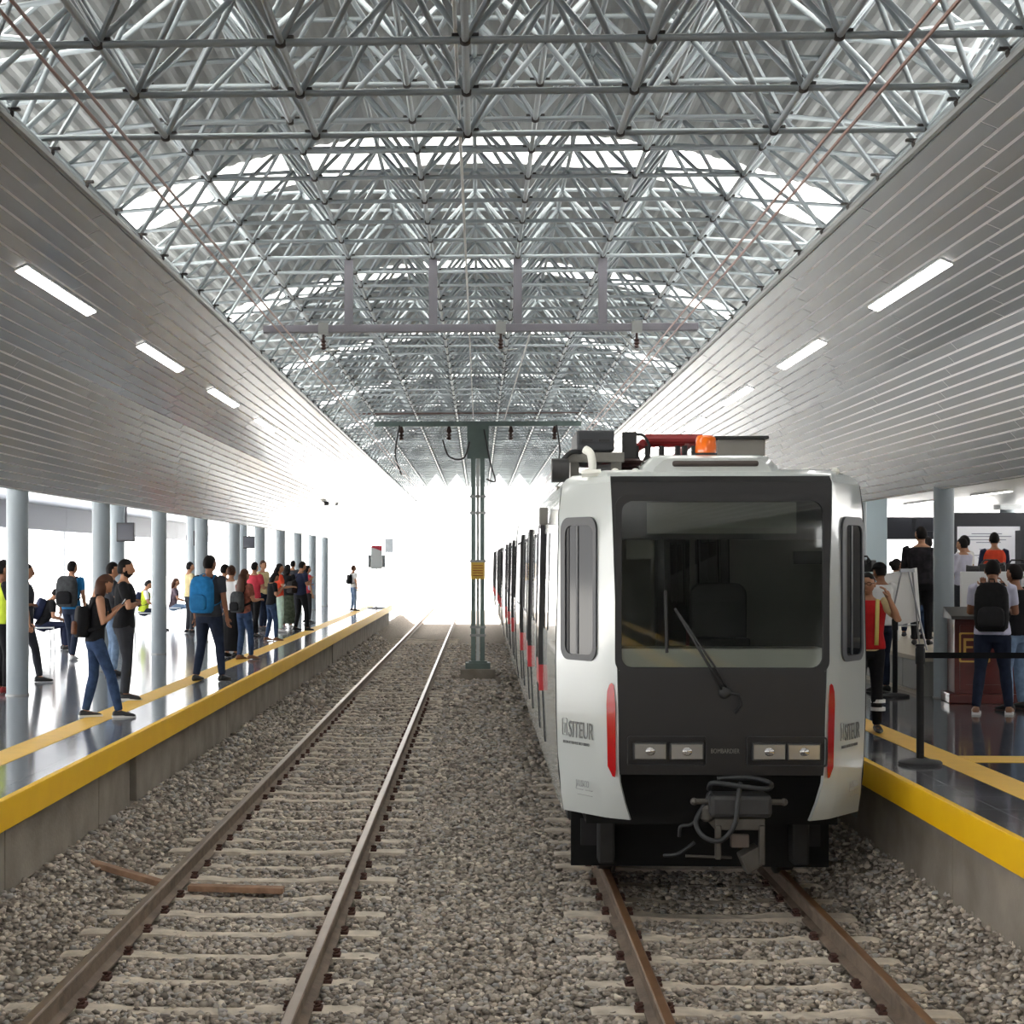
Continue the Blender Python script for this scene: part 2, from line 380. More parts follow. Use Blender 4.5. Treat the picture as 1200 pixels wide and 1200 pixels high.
def backpack(p, main, trim, label, w=.30, h=.46, d=.17, zc=1.20, pocket=None, tilt=0, x=0):
    """a rucksack hung on the shoulders of the person"""
    T, s = p['T'], p['s']
    c = T(x, -.098 - d / 2, zc); Mloc = p['M'] @ Matrix.Translation(c) @ p['RL'].to_4x4() @ Matrix.Rotation(math.radians(tilt), 4, 'Y')
    root = empty('backpack', (0, 0, 0), 0, label, 'backpack'); root.matrix_world = Mloc
    def pod(name, m, w, h, d, y0, z0, par=root):
        mb = MB(); rows = []
        for u, k in ((-1, .72), (-.86, .94), (-.5, 1), (0, 1), (.5, .97), (.8, .84), (.95, .58), (1, .35)):
            pl = rrect(w * k * s, d * (.55 + .45 * k) * s, min(w, d) * k * .3 * s, 3); rows.append([Vector((a, b + y0 * s, (z0 + u * h / 2) * s)) for a, b in pl])
        mb.loft(rows); return mb.build(name, m, par, smooth=True)
    b = pod('bag_body', main, w, h, d, 0, 0)
    pod('pocket', pocket or trim, w * .78, h * .42, d * .45, -d * .5, -h * .2)
    inv = Mloc.inverted() @ p['M']
    for sd in (1, -1):
        mb = MB(); a = [T(.09 * sd, -.12, zc + h * .33), T(.11 * sd, -.03, 1.458), T(.115 * sd, .09, 1.40), T(.13 * sd, .135, 1.25), T(.17 * sd, .06, 1.10), T(.12 * sd, -.12, 1.03)]
        mb.tube([inv @ q for q in a], [(.022 * s, .008 * s)] * 6, 8); mb.build('strap', trim, root, smooth=True)
    mb = MB(); mb.tube([Vector((-.03, .05, h / 2)) * s, Vector((-.025, .05, h / 2 + .035)) * s, Vector((.025, .05, h / 2 + .035)) * s, Vector((.03, .05, h / 2)) * s], .007, 6); mb.build('handle', trim, root)
    return root
def shoulder_bag(p, m, label, x=.2, y=-.08, z=.98, w=.28, h=.26, d=.12, cat='bag', strap=True):
    T, s = p['T'], p['s']; root = empty('shoulder_bag', (0, 0, 0), 0, label, cat); Mw = p['M'] @ Matrix.Translation(T(x, y, z)); root.matrix_world = Mw
    mb = MB(); mb.loft([[Vector((a, b, q * s)) for a, b in rrect(d * k * s, w * k * s, .03, 3)] for q, k in ((-h / 2, .8), (-h / 2 + .03, 1), (h / 2 - .04, .95), (h / 2, .7))]); mb.build('bag_body', m, root, smooth=True)
    if strap:
        inv = Mw.inverted() @ p['M']; mb = MB()
        mb.tube([inv @ q for q in (T(x, y + .08, z + h * .4), T(x * .8, .14, 1.25), T(-x * .4, .06, 1.45), T(-x * .3, -.06, 1.45), T(x * .7, -.15, 1.25), T(x, y - .08, z + h * .4))], .011, 6); mb.build('strap', m, root, smooth=True)
    return root
WCH = mat('white_chair', (.8, .8, .8), .4)
def chair(x, y, face, label, group=None, z0=FLOOR):
    r = empty('chair', (x, y, z0), math.radians(face), label, 'chair', group)
    mb = MB(); mb.prism(rrect(.44, .42, .06), .43, .455); mb.build('seat', WCH, r)
    mb = MB(); mb.prism(rrect(.44, .34, .06, cy=.68), -.215, -.195, M=Matrix(((1, 0, 0, 0), (0, 0, 1, 0), (0, 1, 0, 0), (0, 0, 0, 1)))); mb.build('backrest', WCH, r)
    for sx in (-1, 1):
        for sy in (-1, 1):
            mb = MB(); mb.tube([(sx * .2, sy * .19, .44), (sx * .215, sy * .215, 0)], .014, 8); mb.build('leg', WCH, r)
    for sx in (-1, 1):
        mb = MB(); mb.tube([(sx * .2, -.2, .44), (sx * .2, -.205, .82)], .013, 8); mb.build('back_post', WCH, r)
    mb = MB(); mb.tube([(-.205, .2, .2), (.205, .2, .2)], .009, 6); mb.build('stretcher', WCH, r)
    return r
# face: 0 looks away from the camera, -90 to the right, 90 to the left, 180 to the camera
P1 = person(3, 812, -60, 1.73, shirt=BLK, vest=HIVIS, pants=BLK, shoes=cloth('maroon', (120, 40, 40)), arml='front', armr='front', skin=SKIN_D, label='person in a yellow-green vest and dark trousers, cut by the left frame edge')
P2 = person(30, 800, -75, 1.68, shirt=CHAR, pants=CHAR, shoes=SHOE_B, legs='stride', label='person hidden behind the nearest left column, one black shoe showing')
q = at(97, 844, FLOOR)
P3 = person(112, 841, -66, 1.60, shirt=BLK, sleeve='none', tank=True, pants=JEAN, shoes=SHOE_B, sole=True, hair=HAIR_BR, hstyle='long', armr='phone', arml='phone', legs='step', lean=3, hp=32, fat=.88, vox=.013, label='young woman with long brown hair and black tank top, looking down at her phone', phone='black phone held by the woman in the tank top')
backpack(P3, BLK, BLK, 'black and brown backpack worn by the woman in the tank top', .27, .37, .15, zc=1.13, pocket=BAG_BR)
P4 = person(146, 820, -84, 1.74, shirt=BLK, pants=CHAR, shoes=SHOE_B, sole=True, armr='crossed', arml='crossed', beard=True, hy=-3, legs='stand', vox=.013, fat=1.08, label='bearded man in black t-shirt standing in profile with his arms crossed')
P5 = person(131, 791, -70, 1.70, shirt=CHAR, pants=JEAN_L, shoes=SHOE_B, hstyle='short', arml='front', armr='front', label='person in light blue jeans standing just behind the man with crossed arms')
P6 = person(84, 773, -10, 1.72, shirt=BLUE, pants=JEAN_D, shoes=SHOE_W, legs='stride', hy=-20, label='man in a bright blue t-shirt seen from behind, white shoes')
backpack(P6, BAG_GREY, BLK, 'large grey and black backpack worn by the man in the blue t-shirt', .36, .54, .22, zc=1.2)
cx = at(52, 762, FLOOR); P7 = person(pos=(cx.x - .05, cx.y, FLOOR), face=-65, H=1.68, shirt=BLK, pants=NAVY, legs='sit', lean=22, hp=15, arml='lap', armr='lap', label='person seated bent forward in black top and navy trousers, behind the nearest column')
backpack(P7, NAVY, BLK, 'navy backpack on the back of the seated person in black', .3, .44, .16)
chair(cx.x - .05, cx.y, -65, 'white chair under the seated person with the navy backpack', 'white waiting chairs')
cx = at(168, 739, FLOOR); P8 = person(pos=(cx.x, cx.y, FLOOR), face=-80, H=1.68, shirt=WHT, vest=HIVIS, pants=JEAN_D, legs='sit', lean=8, hp=12, arml='lap', armr='lap', vox=.02, label='seated person in white top with yellow-green vest, left of the third column')
backpack(P8, NAVY, NAVY, 'small navy backpack of the seated person in the yellow-green vest', .26, .38, .14)
chair(cx.x, cx.y, -80, 'white chair under the seated person in the yellow-green vest', 'white waiting chairs')
P9 = person(245, 798, -22, 1.80, shirt=CHAR, pants=JEAN_D, shoes=SHOE_B, legs='wide', fat=1.1, skin=SKIN_D, vox=.013, hy=-10, label='tall man in dark grey polo shirt and dark jeans standing with his back turned')
backpack(P9, BAG_BLUE, BLUE, 'bright blue backpack worn by the tall man in the grey polo', .33, .50, .18, zc=1.19)
cx = at(203, 731, FLOOR); P10 = person(pos=(cx.x, cx.y, FLOOR), face=-80, H=1.66, shirt=PLAID2, pants=JEAN_L, legs='sit', lean=6, arml='lap', armr='lap', vox=.02, hstyle='mid', hair=HAIR_BR, label='seated woman in a dark plaid shirt and pale jeans')
chair(cx.x, cx.y, -80, 'white chair under the seated woman in the plaid shirt', 'white waiting chairs')
P11 = person(222, 742, -60, 1.70, shirt=CREAM, pants=CHAR, vox=.02, label='person in a cream top half hidden behind the blue backpack')
P12 = person(263, 762, -50, 1.66, shirt=CHAR, pants=JEAN_D, vox=.02, shoes=SHOE_W, label='person with short dark hair between the tall man and the woman in white')
P13 = person(271, 770, -40, 1.64, shirt=WHT, pants=BLK, skirt=True, vox=.018, hair=HAIR_BR, hstyle='bun', hy=30, label='woman in white t-shirt and long black trousers')
P14 = person(286, 773, -40, 1.58, shirt=PLAID, pants=JEAN, shoes=SHOE_BR, hair=HAIR_BR, hstyle='long', arml='front', armr='front', legs='cross', fat=.92, vox=.015, label='woman with long brown hair, brown patterned shirt and blue jeans, back turned')
backpack(P14, BAG_GREY, BLK, 'dark grey backpack worn by the woman in the brown patterned shirt', .3, .4, .15, zc=1.1)
P15 = person(298, 747, -30, 1.70, shirt=PINK, pants=BLK, shoes=SHOE_B, legs='stride', arml='front', armr='front', vox=.02, label='man in a rose red shirt and black trousers')
P16 = person(318, 751, -62, 1.50, shirt=BLK, pants=JEAN, shoes=SHOE_BR, hstyle='mid', hair=HAIR_B, hp=25, arml='phone', armr='phone', legs='wide', vox=.017, lean=3, label='short woman in black top and blue jeans bending her head over her phone', phone='phone held by the short woman in the black top')
P17 = person(308, 738, -120, 1.74, shirt=CREAM, pants=JEAN_D, vox=.022, hair=HAIR_BR, label='person in cream top facing right, only head showing between red and black shirts')
P18 = person(327, 741, -70, 1.66, shirt=ORG, pants=MINT, shoes=SHOE_W, hstyle='mid', arml='front', armr='front', vox=.02, label='person in an orange-red top and pale mint trousers')
P19 = person(337, 736, -20, 1.64, shirt=BLK, pants=GREEN, shoes=SHOE_W, sleeve='short', hair=HAIR_B, hstyle='mid', skirt=True, vox=.02, label='woman in black top and wide olive patterned trousers')
P20 = person(343, 722, -20, 1.74, shirt=CHAR, pants=CHAR, vox=.024, label='person whose dark head shows left of the man in navy, farthest of that cluster')
P21 = person(353, 739, -50, 1.72, shirt=NAVY, pants=BLK, shoes=SHOE_B, legs='wide', arml='front', armr='phone', hp=12, vox=.016, label='man in navy t-shirt and black trousers at the right end of the crowd')
shoulder_bag(P21, cloth('bag_dark', (44, 40, 40)), 'dark shoulder bag on the back of the man in navy', -.12, -.19, 1.08, .2, .3, .26)
P22 = person(360, 730, -60, 1.6, shirt=PINK, pants=CHAR, hstyle='mid', vox=.022, label='woman partly hidden to the right of the man in navy')
shoulder_bag(P22, cloth('bag_pale', (150, 160, 190)), 'pale blue bag hanging beside the half-hidden woman', .16, .06, 1.1, .2, .22, .1)
P23 = person(414, 716, -60, 1.58, shirt=WHT, pants=JEAN_L, shoes=SHOE_B, hair=HAIR_BR, vox=.022, label='lone person in white top and light jeans far along the left platform')
backpack(P23, BLK, BLK, 'black backpack of the lone person far along the platform', .26, .36, .14)
# right platform
R1 = person(1017, 858, 172, 1.60, shirt=CREAM, vest=RED, pants=BLK, shoes=SHOE_B, stripes=True, glasses=True, arml='ear', armr='down', hair=HAIR_B, hstyle='short', hy=-14, hp=4, vox=.013, fat=.98, label='person in red vest and glasses with a hand raised to the ear, beside the train')
mb = MB()
for sd in (1, -1):
    for zz in (.22, .30): mb.cyl((.10 * sd, .0 if sd > 0 else -.0, zz), .072, .035, 16)
mb.build('reflective_band', mat('reflective_grey', (.7, .7, .7), .5), R1['root'])
R2 = person(pos=(5.30, 21.6, FLOOR), face=20, H=1.70, shirt=WHT, sleeve='long', pants=JEAN_D, cap=BLK, arml='camera', armr='camera', hp=8, skin=SKIN_D, label='cameraman in white shirt and dark cap behind the person in the red vest')
R6 = person(1163, 837, -20, 1.74, shirt=LILAC, pants=JEAN_D, shoes=SHOE_BR, sole=True, legs='wide', arml='front', armr='front', hp=16, fat=1.12, vox=.013, skin=SKIN_D, label='man in pale shirt and dark jeans with his back turned, in front of the lectern')
backpack(R6, cloth('bag_black', (32, 32, 33), .3), BLK, 'large black backpack worn by the man in the pale shirt', .36, .54, .2, zc=1.2, pocket=cloth('bag_pocket', (42, 42, 44)))
R7 = person(1190, 832, 30, 1.68, shirt=BLK, pants=JEAN_L, shoes=SHOE_B, arml='camera', armr='camera', legs='wide', label='person in light blue jeans half hidden beyond the man with the black backpack', skin=SKIN_D)
ST = .5 + FLOOR
R3 = person(pos=(6.55, 25.6, ST), face=-60, H=1.66, shirt=STRI, sleeve='long', pants=JEAN, legs='sit', arml='lap', armr='lap', hstyle='bun', label='seated person in a grey striped top behind the white easel', lean=-4)
chair(6.55, 25.6, -60, 'white chair under the person in the striped top on the stage', 'white stage chairs', ST)
R3b = person(pos=(7.0, 27.2, ST), face=160, H=1.6, shirt=WHT, pants=NAVY, legs='sit', arml='lap', armr='lap', vox=.02, label='seated person facing the camera, only a head showing above the easel')
chair(7.0, 27.2, 160, 'white chair under the far seated person facing the camera', 'white stage chairs', ST)
R4 = person(pos=(6.45, 23.9, ST), face=-20, H=1.72, shirt=cloth('black_knit', (40, 38, 42), .5), sleeve='long', pants=BLK, arml='front', armr='front', fat=1.2, vox=.015, hy=35, label='big person in black ribbed jacket, mostly behind the right-hand column')
R5 = person(pos=(7.93, 26.9, ST), face=40, H=1.60, shirt=LILAC, sleeve='long', pants=CHAR, arml='front', armr='front', skin=SKIN, label='man in pale shirt on stage, left of the person in the orange-red vest', fat=1.1)
R5b = person(pos=(8.35, 28.2, ST), face=40, H=1.66, shirt=WHT, pants=CHAR, vox=.02, label='person on stage mostly hidden, dark hair between the pale shirt and the red vest')
R5c = person(pos=(8.66, 27.6, ST), face=-10, H=1.70, shirt=NAVY, sleeve='long', vest=ORG, pants=CHAR, arml='front', armr='front', label='person in orange-red vest over navy sleeves, standing before the white screen')
R5d = person(pos=(7.72, 28.2, ST), face=20, H=1.64, shirt=PINK, pants=CHAR, vox=.02, label='person at the left edge of the stage group, head beside the right-hand column')
# ---------------------------------------------------------------- station shell
YN, YF = -45., 64.          # near and far ends of the platforms
LX, RX = -3.42, 3.34        # platform edges
CON = mat('concrete', rgb(150, 142, 132), .85, spec=.2, noise=.22, nscale=2.2, bump=.25, bscale=30)
YEL = mat('yellow_edge_paint', rgb(255, 198, 8), .45, noise=.05, nscale=3)
TAC = mat('yellow_tactile', rgb(246, 196, 78), .45, noise=.05, nscale=6)
def tile_mat(name, c1, c2, rough):
    m = mat(name, c1, rough); nt = m.node_tree; b = nt.nodes['Principled BSDF']; b.inputs['Specular IOR Level'].default_value = .36
    tc = nt.nodes.new('ShaderNodeTexCoord'); br = nt.nodes.new('ShaderNodeTexBrick'); br.offset = 0; br.inputs['Scale'].default_value = 1
    br.inputs['Brick Width'].default_value = .6; br.inputs['Row Height'].default_value = .6; br.inputs['Mortar Size'].default_value = .004
    br.inputs['Color1'].default_value = (*c1, 1); br.inputs['Color2'].default_value = (*c2, 1); br.inputs['Mortar'].default_value = (.30, .31, .32, 1)
    nt.links.new(tc.outputs['Object'], br.inputs['Vector'])
    n = nt.nodes.new('ShaderNodeTexNoise'); n.inputs['Scale'].default_value = 60; n.inputs['Detail'].default_value = 6; nt.links.new(tc.outputs['Object'], n.inputs['Vector'])
    mx = nt.nodes.new('ShaderNodeMix'); mx.data_type = 'RGBA'; mx.blend_type = 'OVERLAY'; mx.inputs['Factor'].default_value = .45
    nt.links.new(br.outputs['Color'], mx.inputs['A']); nt.links.new(n.outputs['Fac'], mx.inputs['B']); nt.links.new(mx.outputs['Result'], b.inputs['Base Color'])
    n3 = nt.nodes.new('ShaderNodeTexNoise'); n3.inputs['Scale'].default_value = 1.6; nt.links.new(tc.outputs['Object'], n3.inputs['Vector'])
    bp = nt.nodes.new('ShaderNodeBump'); bp.inputs['Strength'].default_value = .035; bp.inputs['Distance'].default_value = .05
    nt.links.new(n3.outputs['Fac'], bp.inputs['Height']); nt.links.new(bp.outputs['Normal'], b.inputs['Normal'])
    return m
TILE = tile_mat('polished_granite_tile', rgb(128, 131, 138), rgb(112, 115, 123), .11)
def platform(side, X, xo, tac, name, slots):
    d = 1 if side == 'right' else -1
    a, b = sorted((X, xo))
    r = MB().box(a, b, YN, YF, FLOOR - .22, FLOOR).build(name, TILE if side == 'left' else TILE_DIM, kind='structure', label=None)
    e = MB(); a, b = sorted((X - d * .006, X + d * .05)); e.box(a, b, YN, YF + .006, FLOOR - .225, FLOOR + .002); e.build('edge_band', YEL, r, bevel=.006)
    t = MB(); a, b = sorted(tac); t.box(a, b, YN, YF, FLOOR, FLOOR + .004)
    n = int((YF - 8) / .3)
    t.build('tactile_strip', TAC, r)
    # precast wall panels set back under the slab, dark openings between some of them
    w0, w1 = sorted((X + d * .12, X + d * .3)); y = YN; k = 0; w = MB()
    cuts = sorted(slots) + [YF]
    while y < YF - .1:
        nx = min([c for c in cuts if c > y + .05] + [YF]); ye = min(y + 3.0, nx)
        w.box(w0, w1, y + .012, ye - .012, -.35, FLOOR - .222)
        y = ye
        if any(abs(ye - c) < .01 for c in slots): y += .32
    o = w.build('wall_' + side, CON, kind='structure', bevel=.01)
    MB().box(*sorted((X + d * .32, X + d * .5)), YN, YF, -.35, FLOOR - .222).build('void_lining', mat('dark_void', (.01, .01, .01), .9), o)
    MB().box(*sorted((X + d * .12, xo)), YF - .2, YF - .005, -.4, FLOOR - .222).build('end_wall', CON, o)
    return r
TILE_DIM = tile_mat('polished_granite_dimmed', rgb(98, 98, 102), rgb(84, 84, 89), .09)  # same granite tile, darkened to paint in the right side's dimmer reflections
PL = platform('left', LX, -14.2, (-4.02, -4.33), 'floor_left', [16.35, 39.])
PR = platform('right', RX, 17., (3.93, 4.23), 'floor_right', [45.])
t = MB().box(4.24, 9.5, 14.05, 14.5, FLOOR, FLOOR + .004).build('tactile_strip', TAC, PR)
# ---------------------------------------------------------------- ground and ballast
def gz(x, y=0):
    z = -.185 + .025 * math.exp(-(x * x) / .5)
    ax = abs(x)
    if ax > 3.0: z += .40 * min(1, (ax - 3.0) / .5) ** 1.15
    return z
BAL = mat('ballast_bed', rgb(142, 132, 122), .95, spec=.1, noise=.35, nscale=18, bump=1., bscale=28)
def ballast_mat():
    m = mat('ballast_stone', (.2, .2, .2), .9, spec=.2); nt = m.node_tree; b = nt.nodes['Principled BSDF']
    g = nt.nodes.new('ShaderNodeNewGeometry'); r = nt.nodes.new('ShaderNodeValToRGB'); el = r.color_ramp.elements
    el[0].position = 0; el[0].color = (*rgb(128, 120, 112), 1); el[1].position = 1; el[1].color = (*rgb(232, 222, 206), 1)
    for p, c in ((.3, (168, 158, 147)), (.55, (192, 181, 168)), (.75, (176, 174, 172)), (.9, (208, 194, 180))):
        e = el.new(p); e.color = (*rgb(*c), 1)
    nt.links.new(g.outputs['Random Per Island'], r.inputs['Fac']); nt.links.new(r.outputs['Color'], b.inputs['Base Color'])
    return m
mb = MB(); xs = [-3.72 + 7.44 * i / 62 for i in range(63)]; ys = [-45 + i * 1.0 for i in range(141)]
vs = [(x, y, gz(x) - .02) for y in ys for x in xs]
mb.add(vs, [(j * 63 + i, j * 63 + i + 1, (j + 1) * 63 + i + 1, (j + 1) * 63 + i) for j in range(len(ys) - 1) for i in range(62)])
mb.build('ground_trackbed', BAL, smooth=True, kind='structure')
OUT = mat('sunlit_concrete', (.82, .81, .79), .9)
MB().box(-160, 160, 95, 330, -.6, -.3).box(-160, -14.3, -90, 95, -.6, -.3).box(17.1, 160, -90, 95, -.6, -.3).box(-14.3, -3.75, 64.1, 95, -.6, -.3).box(3.75, 17.1, 64.1, 95, -.6, -.3).build('ground_outside', OUT, kind='structure')
def stones(n, y0, y1, smin, smax):
    ph = (1 + 5 ** .5) / 2
    base = np.array([(-1, ph, 0), (1, ph, 0), (-1, -ph, 0), (1, -ph, 0), (0, -1, ph), (0, 1, ph), (0, -1, -ph), (0, 1, -ph), (ph, 0, -1), (ph, 0, 1), (-ph, 0, -1), (-ph, 0, 1)]) / 1.9
    tri = np.array([(0, 11, 5), (0, 5, 1), (0, 1, 7), (0, 7, 10), (0, 10, 11), (1, 5, 9), (5, 11, 4), (11, 10, 2), (10, 7, 6), (7, 1, 8), (3, 9, 4), (3, 4, 2), (3, 2, 6), (3, 6, 8), (3, 8, 9), (4, 9, 5), (2, 4, 11), (6, 2, 10), (8, 6, 7), (9, 8, 1)])
    x = rng.uniform(-3.5, 3.5, n); y = rng.uniform(y0, y1, n)
    ok = np.ones(n, bool)
    for rx in RAILS: ok &= np.abs(x - rx) > .085
    for cx in TRACKS:
        fr = np.mod(y - SL0 + .34, SLP) - .34
        ok &= ~((np.abs(x - cx) < 1.17) & (np.abs(fr) < .085) & (rng.random(n) < .93))
    ok &= ~((np.abs(x + .02) < .6) & (np.abs(y - 39.5) < .65))
    x, y = x[ok], y[ok]; n = len(x)
    z = np.array([gz(a) for a in x]) + rng.uniform(-.012, .012, n)
    sc = rng.uniform(smin, smax, (n, 1, 1)) * rng.uniform(.65, 1.3, (n, 1, 3)) * np.array([1, 1, .62])
    v = base[None] * rng.uniform(.5, 1.36, (n, 12, 1)) * sc
    a = rng.uniform(0, 2 * PI, n); ca, sa = np.cos(a), np.sin(a); b = rng.uniform(-.6, .6, n); cb, sb = np.cos(b), np.sin(b)
    vx = v[..., 0] * ca[:, None] - v[..., 1] * sa[:, None]; vy = v[..., 0] * sa[:, None] + v[..., 1] * ca[:, None]; vz = v[..., 2]
    vy2 = vy * cb[:, None] - vz * sb[:, None]; vz2 = vy * sb[:, None] + vz * cb[:, None]
    v = np.stack([vx + x[:, None], vy2 + y[:, None], vz2 + z[:, None]], -1).reshape(-1, 3)
    f = (tri[None] + (np.arange(n) * 12)[:, None, None]).reshape(-1)
    return v, f
TRACKS = (-1.87, 1.86); RAILS = [c + s * .755 for c in TRACKS for s in (-1, 1)]; SL0, SLP = 10.26, .684
V, Fc, o = [], [], 0
for a in ((30000, 8.2, 13.5, .018, .033), (22000, 13.5, 19, .020, .037), (20000, 19, 30, .028, .048), (16000, 30, 56, .042, .07)):
    v, f = stones(*a); V.append(v); Fc.append(f + o); o += len(v)
V = np.concatenate(V); Fc = np.concatenate(Fc); me = bpy.data.meshes.new('ballast')
me.vertices.add(len(V)); me.vertices.foreach_set('co', V.astype('f').ravel()); me.loops.add(len(Fc)); me.loops.foreach_set('vertex_index', Fc.astype('i'))
me.polygons.add(len(Fc) // 3); me.polygons.foreach_set('loop_start', np.arange(0, len(Fc), 3).astype('i')); me.update(); me.validate()
put('ballast_stones', me, ballast_mat(), label='loose grey brown ballast stones filling both track beds', cat='ballast', kind='stuff')
# ---------------------------------------------------------------- rails
def rail_mat():
    m = mat('rail_side_rust', rgb(128, 112, 98), .7, noise=.3, nscale=5, bump=.2); return m
RSIDE = rail_mat(); RTOP = mat('rail_head_worn', rgb(150, 136, 122), .32, metal=.75, noise=.15, nscale=3); RRUST = mat('rail_head_rusty', rgb(140, 104, 74), .45, metal=.55, noise=.2, nscale=3)
prof = [(-.07, -.16), (.07, -.16), (.07, -.148), (.016, -.13), (.012, -.05), (.035, -.036), (.037, -.006), (.028, 0), (-.028, 0), (-.037, -.006), (-.035, -.036), (-.012, -.05), (-.016, -.13), (-.07, -.148)]
MXZ = Matrix(((1, 0, 0, 0), (0, 0, 1, 0), (0, 1, 0, 0), (0, 0, 0, 1)))
RLAB = ['outer steel rail of the empty left track, beside the left platform', 'inner steel rail of the empty left track, nearer the central mast', 'brownish rail under the left side of the train', 'brownish rail under the right side of the train']
for i, x in enumerate(RAILS):
    r = empty('rail', (x, 0, 0), 0, RLAB[i], 'rail')
    mb = MB(); mb.prism(prof[:7] + prof[8:] if False else prof, -45, 95, M=MXZ); w = mb.build('rail_web', RSIDE, r)
    mb = MB(); mb.prism([(-.03, .0005), (.03, .0005), (.026, .003), (-.026, .003)], -45, 95, M=MXZ); mb.build('rail_head', RTOP if i < 2 else RRUST, r)
# sleepers with their clips
SLM = mat('sleeper_concrete', rgb(206, 195, 180), .85, spec=.2, noise=.25, nscale=6, bump=.2); CLIP = mat('clip_rust', rgb(82, 52, 44), .75, noise=.3, nscale=20)
def sleeper_mesh():
    mb = MB(); rows = []
    for x, w, top in ((-1.15, .095, -.165), (-1.1, .1, -.158), (-.5, .1, -.158), (-.35, .085, -.176), (.35, .085, -.176), (.5, .1, -.158), (1.1, .1, -.158), (1.15, .095, -.165)):
        rows.append([Vector((x, -w - .025, -.36)), Vector((x, w + .025, -.36)), Vector((x, w, top)), Vector((x, -w, top))])
    mb.loft(rows); return mb.mesh('sleeper')
def clip_mesh():
    mb = MB(); mb.box(-.028, .028, -.05, .05, 0, .02); mb.tube([(-.02, -.045, .03), (.02, -.03, .04), (-.02, 0, .045), (.02, .03, .04), (-.02, .045, .03)], .009, 5); mb.cyl((0, 0, .01), .016, .045, 6)
    return mb.mesh('clip')
sm_, cm_ = sleeper_mesh(), clip_mesh()
for tr, cx, n, nc in (('left', TRACKS[0], 72, 34), ('right', TRACKS[1], 18, 12)):
    for k in range(n):
        y = SL0 + k * SLP
        if k < 34:
            lab = 'pale concrete sleeper, %s from the camera under the %s track' % (ordw(k + 1), 'empty left' if tr == 'left' else 'train\'s')
        else: lab = 'one of the far concrete sleepers crowding together towards the end of the left track'
        sl = put('sleeper', sm_, SLM, label=lab, cat='railway sleeper', group='far sleepers of the left track' if k >= 34 else 'sleepers of the %s track' % tr)
        sl.location = (cx + random.uniform(-.03, .03), y, random.uniform(-.02, .018))
        if k < nc:
            for sx in (-.755, .755):
                for e in (-1, 1):
                    c = put('rail_clip', cm_, CLIP, sl); c.location = (cx + sx - sl.location.x + e * .095, 0, -.158)
PLK = mat('old_timber', rgb(150, 120, 98), .85, noise=.3, nscale=9)
for x0, x1, z0_, z1_, lab in ((-3.40, -2.70, .07, -.12, 'reddish timber plank half buried in ballast between platform wall and left rail'), (-2.48, -1.66, -.125, -.135, 'short reddish timber plank lying inside the left track beside the rail')):
    mb = MB(); mb.box(-(x1 - x0) / 2, (x1 - x0) / 2, -.055, .055, -.02, .03); o = mb.build('timber_plank', PLK, label=lab, cat='plank', bevel=.006)
    o.location = ((x0 + x1) / 2, 13.9 + (x0 > -3) * -.12, (z0_ + z1_) / 2); o.rotation_euler = (0, math.atan2(z0_ - z1_, x1 - x0), -.04)
# ---------------------------------------------------------------- slatted soffits
SLAT = mat('soffit_slat_aluminium', rgb(166, 172, 177), .4, metal=.15, noise=.02, nscale=2, coat=1.)
SLAT.node_tree.nodes['Principled BSDF'].inputs['Coat Roughness'].default_value = .2; GAP_LIGHT = mat('soffit_gap_light_white', (.97, .97, .97), .5)  # white backing paints in the light seen through the slat gaps
E0, E1, E2 = (3.02, 2.80), (4.60, 2.13), (5.77, .90)
def panel(sd, A, B, n, name, parent):
    a = Vector((sd * A[0], 0, A[1] + EYE)); b = Vector((sd * B[0], 0, B[1] + EYE)); u = (b - a); L = u.length; u.normalize()
    nrm = Vector((-u.z, 0, u.x)); 
    if nrm.z < 0: nrm = -nrm
    mb = MB(); p = L / n; gap = .024
    for k in range(n):
        q0, q1 = a + u * (k * p), a + u * ((k + 1) * p - gap); y = YN + (k * .37) % 3.05 - 3.05
        while y < 70:
            y0, y1 = max(YN, y + .012), min(70, y + 3.05 - .012)
            if y1 > y0:
                v = [q0 + Vector((0, y0, 0)), q1 + Vector((0, y0, 0)), q1 + Vector((0, y1, 0)), q0 + Vector((0, y1, 0))]
                w = [x + nrm * .004 for x in v]
                mb.add(v + w, [(3, 2, 1, 0), (4, 5, 6, 7), (0, 1, 5, 4), (2, 3, 7, 6), (1, 2, 6, 5), (3, 0, 4, 7)])
            y += 3.05
    mb.build(name, SLAT, parent)
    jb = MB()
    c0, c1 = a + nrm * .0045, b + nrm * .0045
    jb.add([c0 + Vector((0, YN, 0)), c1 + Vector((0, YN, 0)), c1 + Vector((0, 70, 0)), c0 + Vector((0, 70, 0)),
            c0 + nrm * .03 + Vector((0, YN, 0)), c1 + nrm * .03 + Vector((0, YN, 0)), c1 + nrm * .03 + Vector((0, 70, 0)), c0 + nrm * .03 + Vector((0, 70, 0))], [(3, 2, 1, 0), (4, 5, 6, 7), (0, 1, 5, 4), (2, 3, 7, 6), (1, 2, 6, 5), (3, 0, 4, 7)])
    jb.build('backing', GAP_LIGHT, parent)
    return a, b, u, nrm
LEDM = mat('led_diffuser', (1, .97, .94), .5, emit=7.); HOUS = mat('light_housing', (.8, .8, .8), .4)
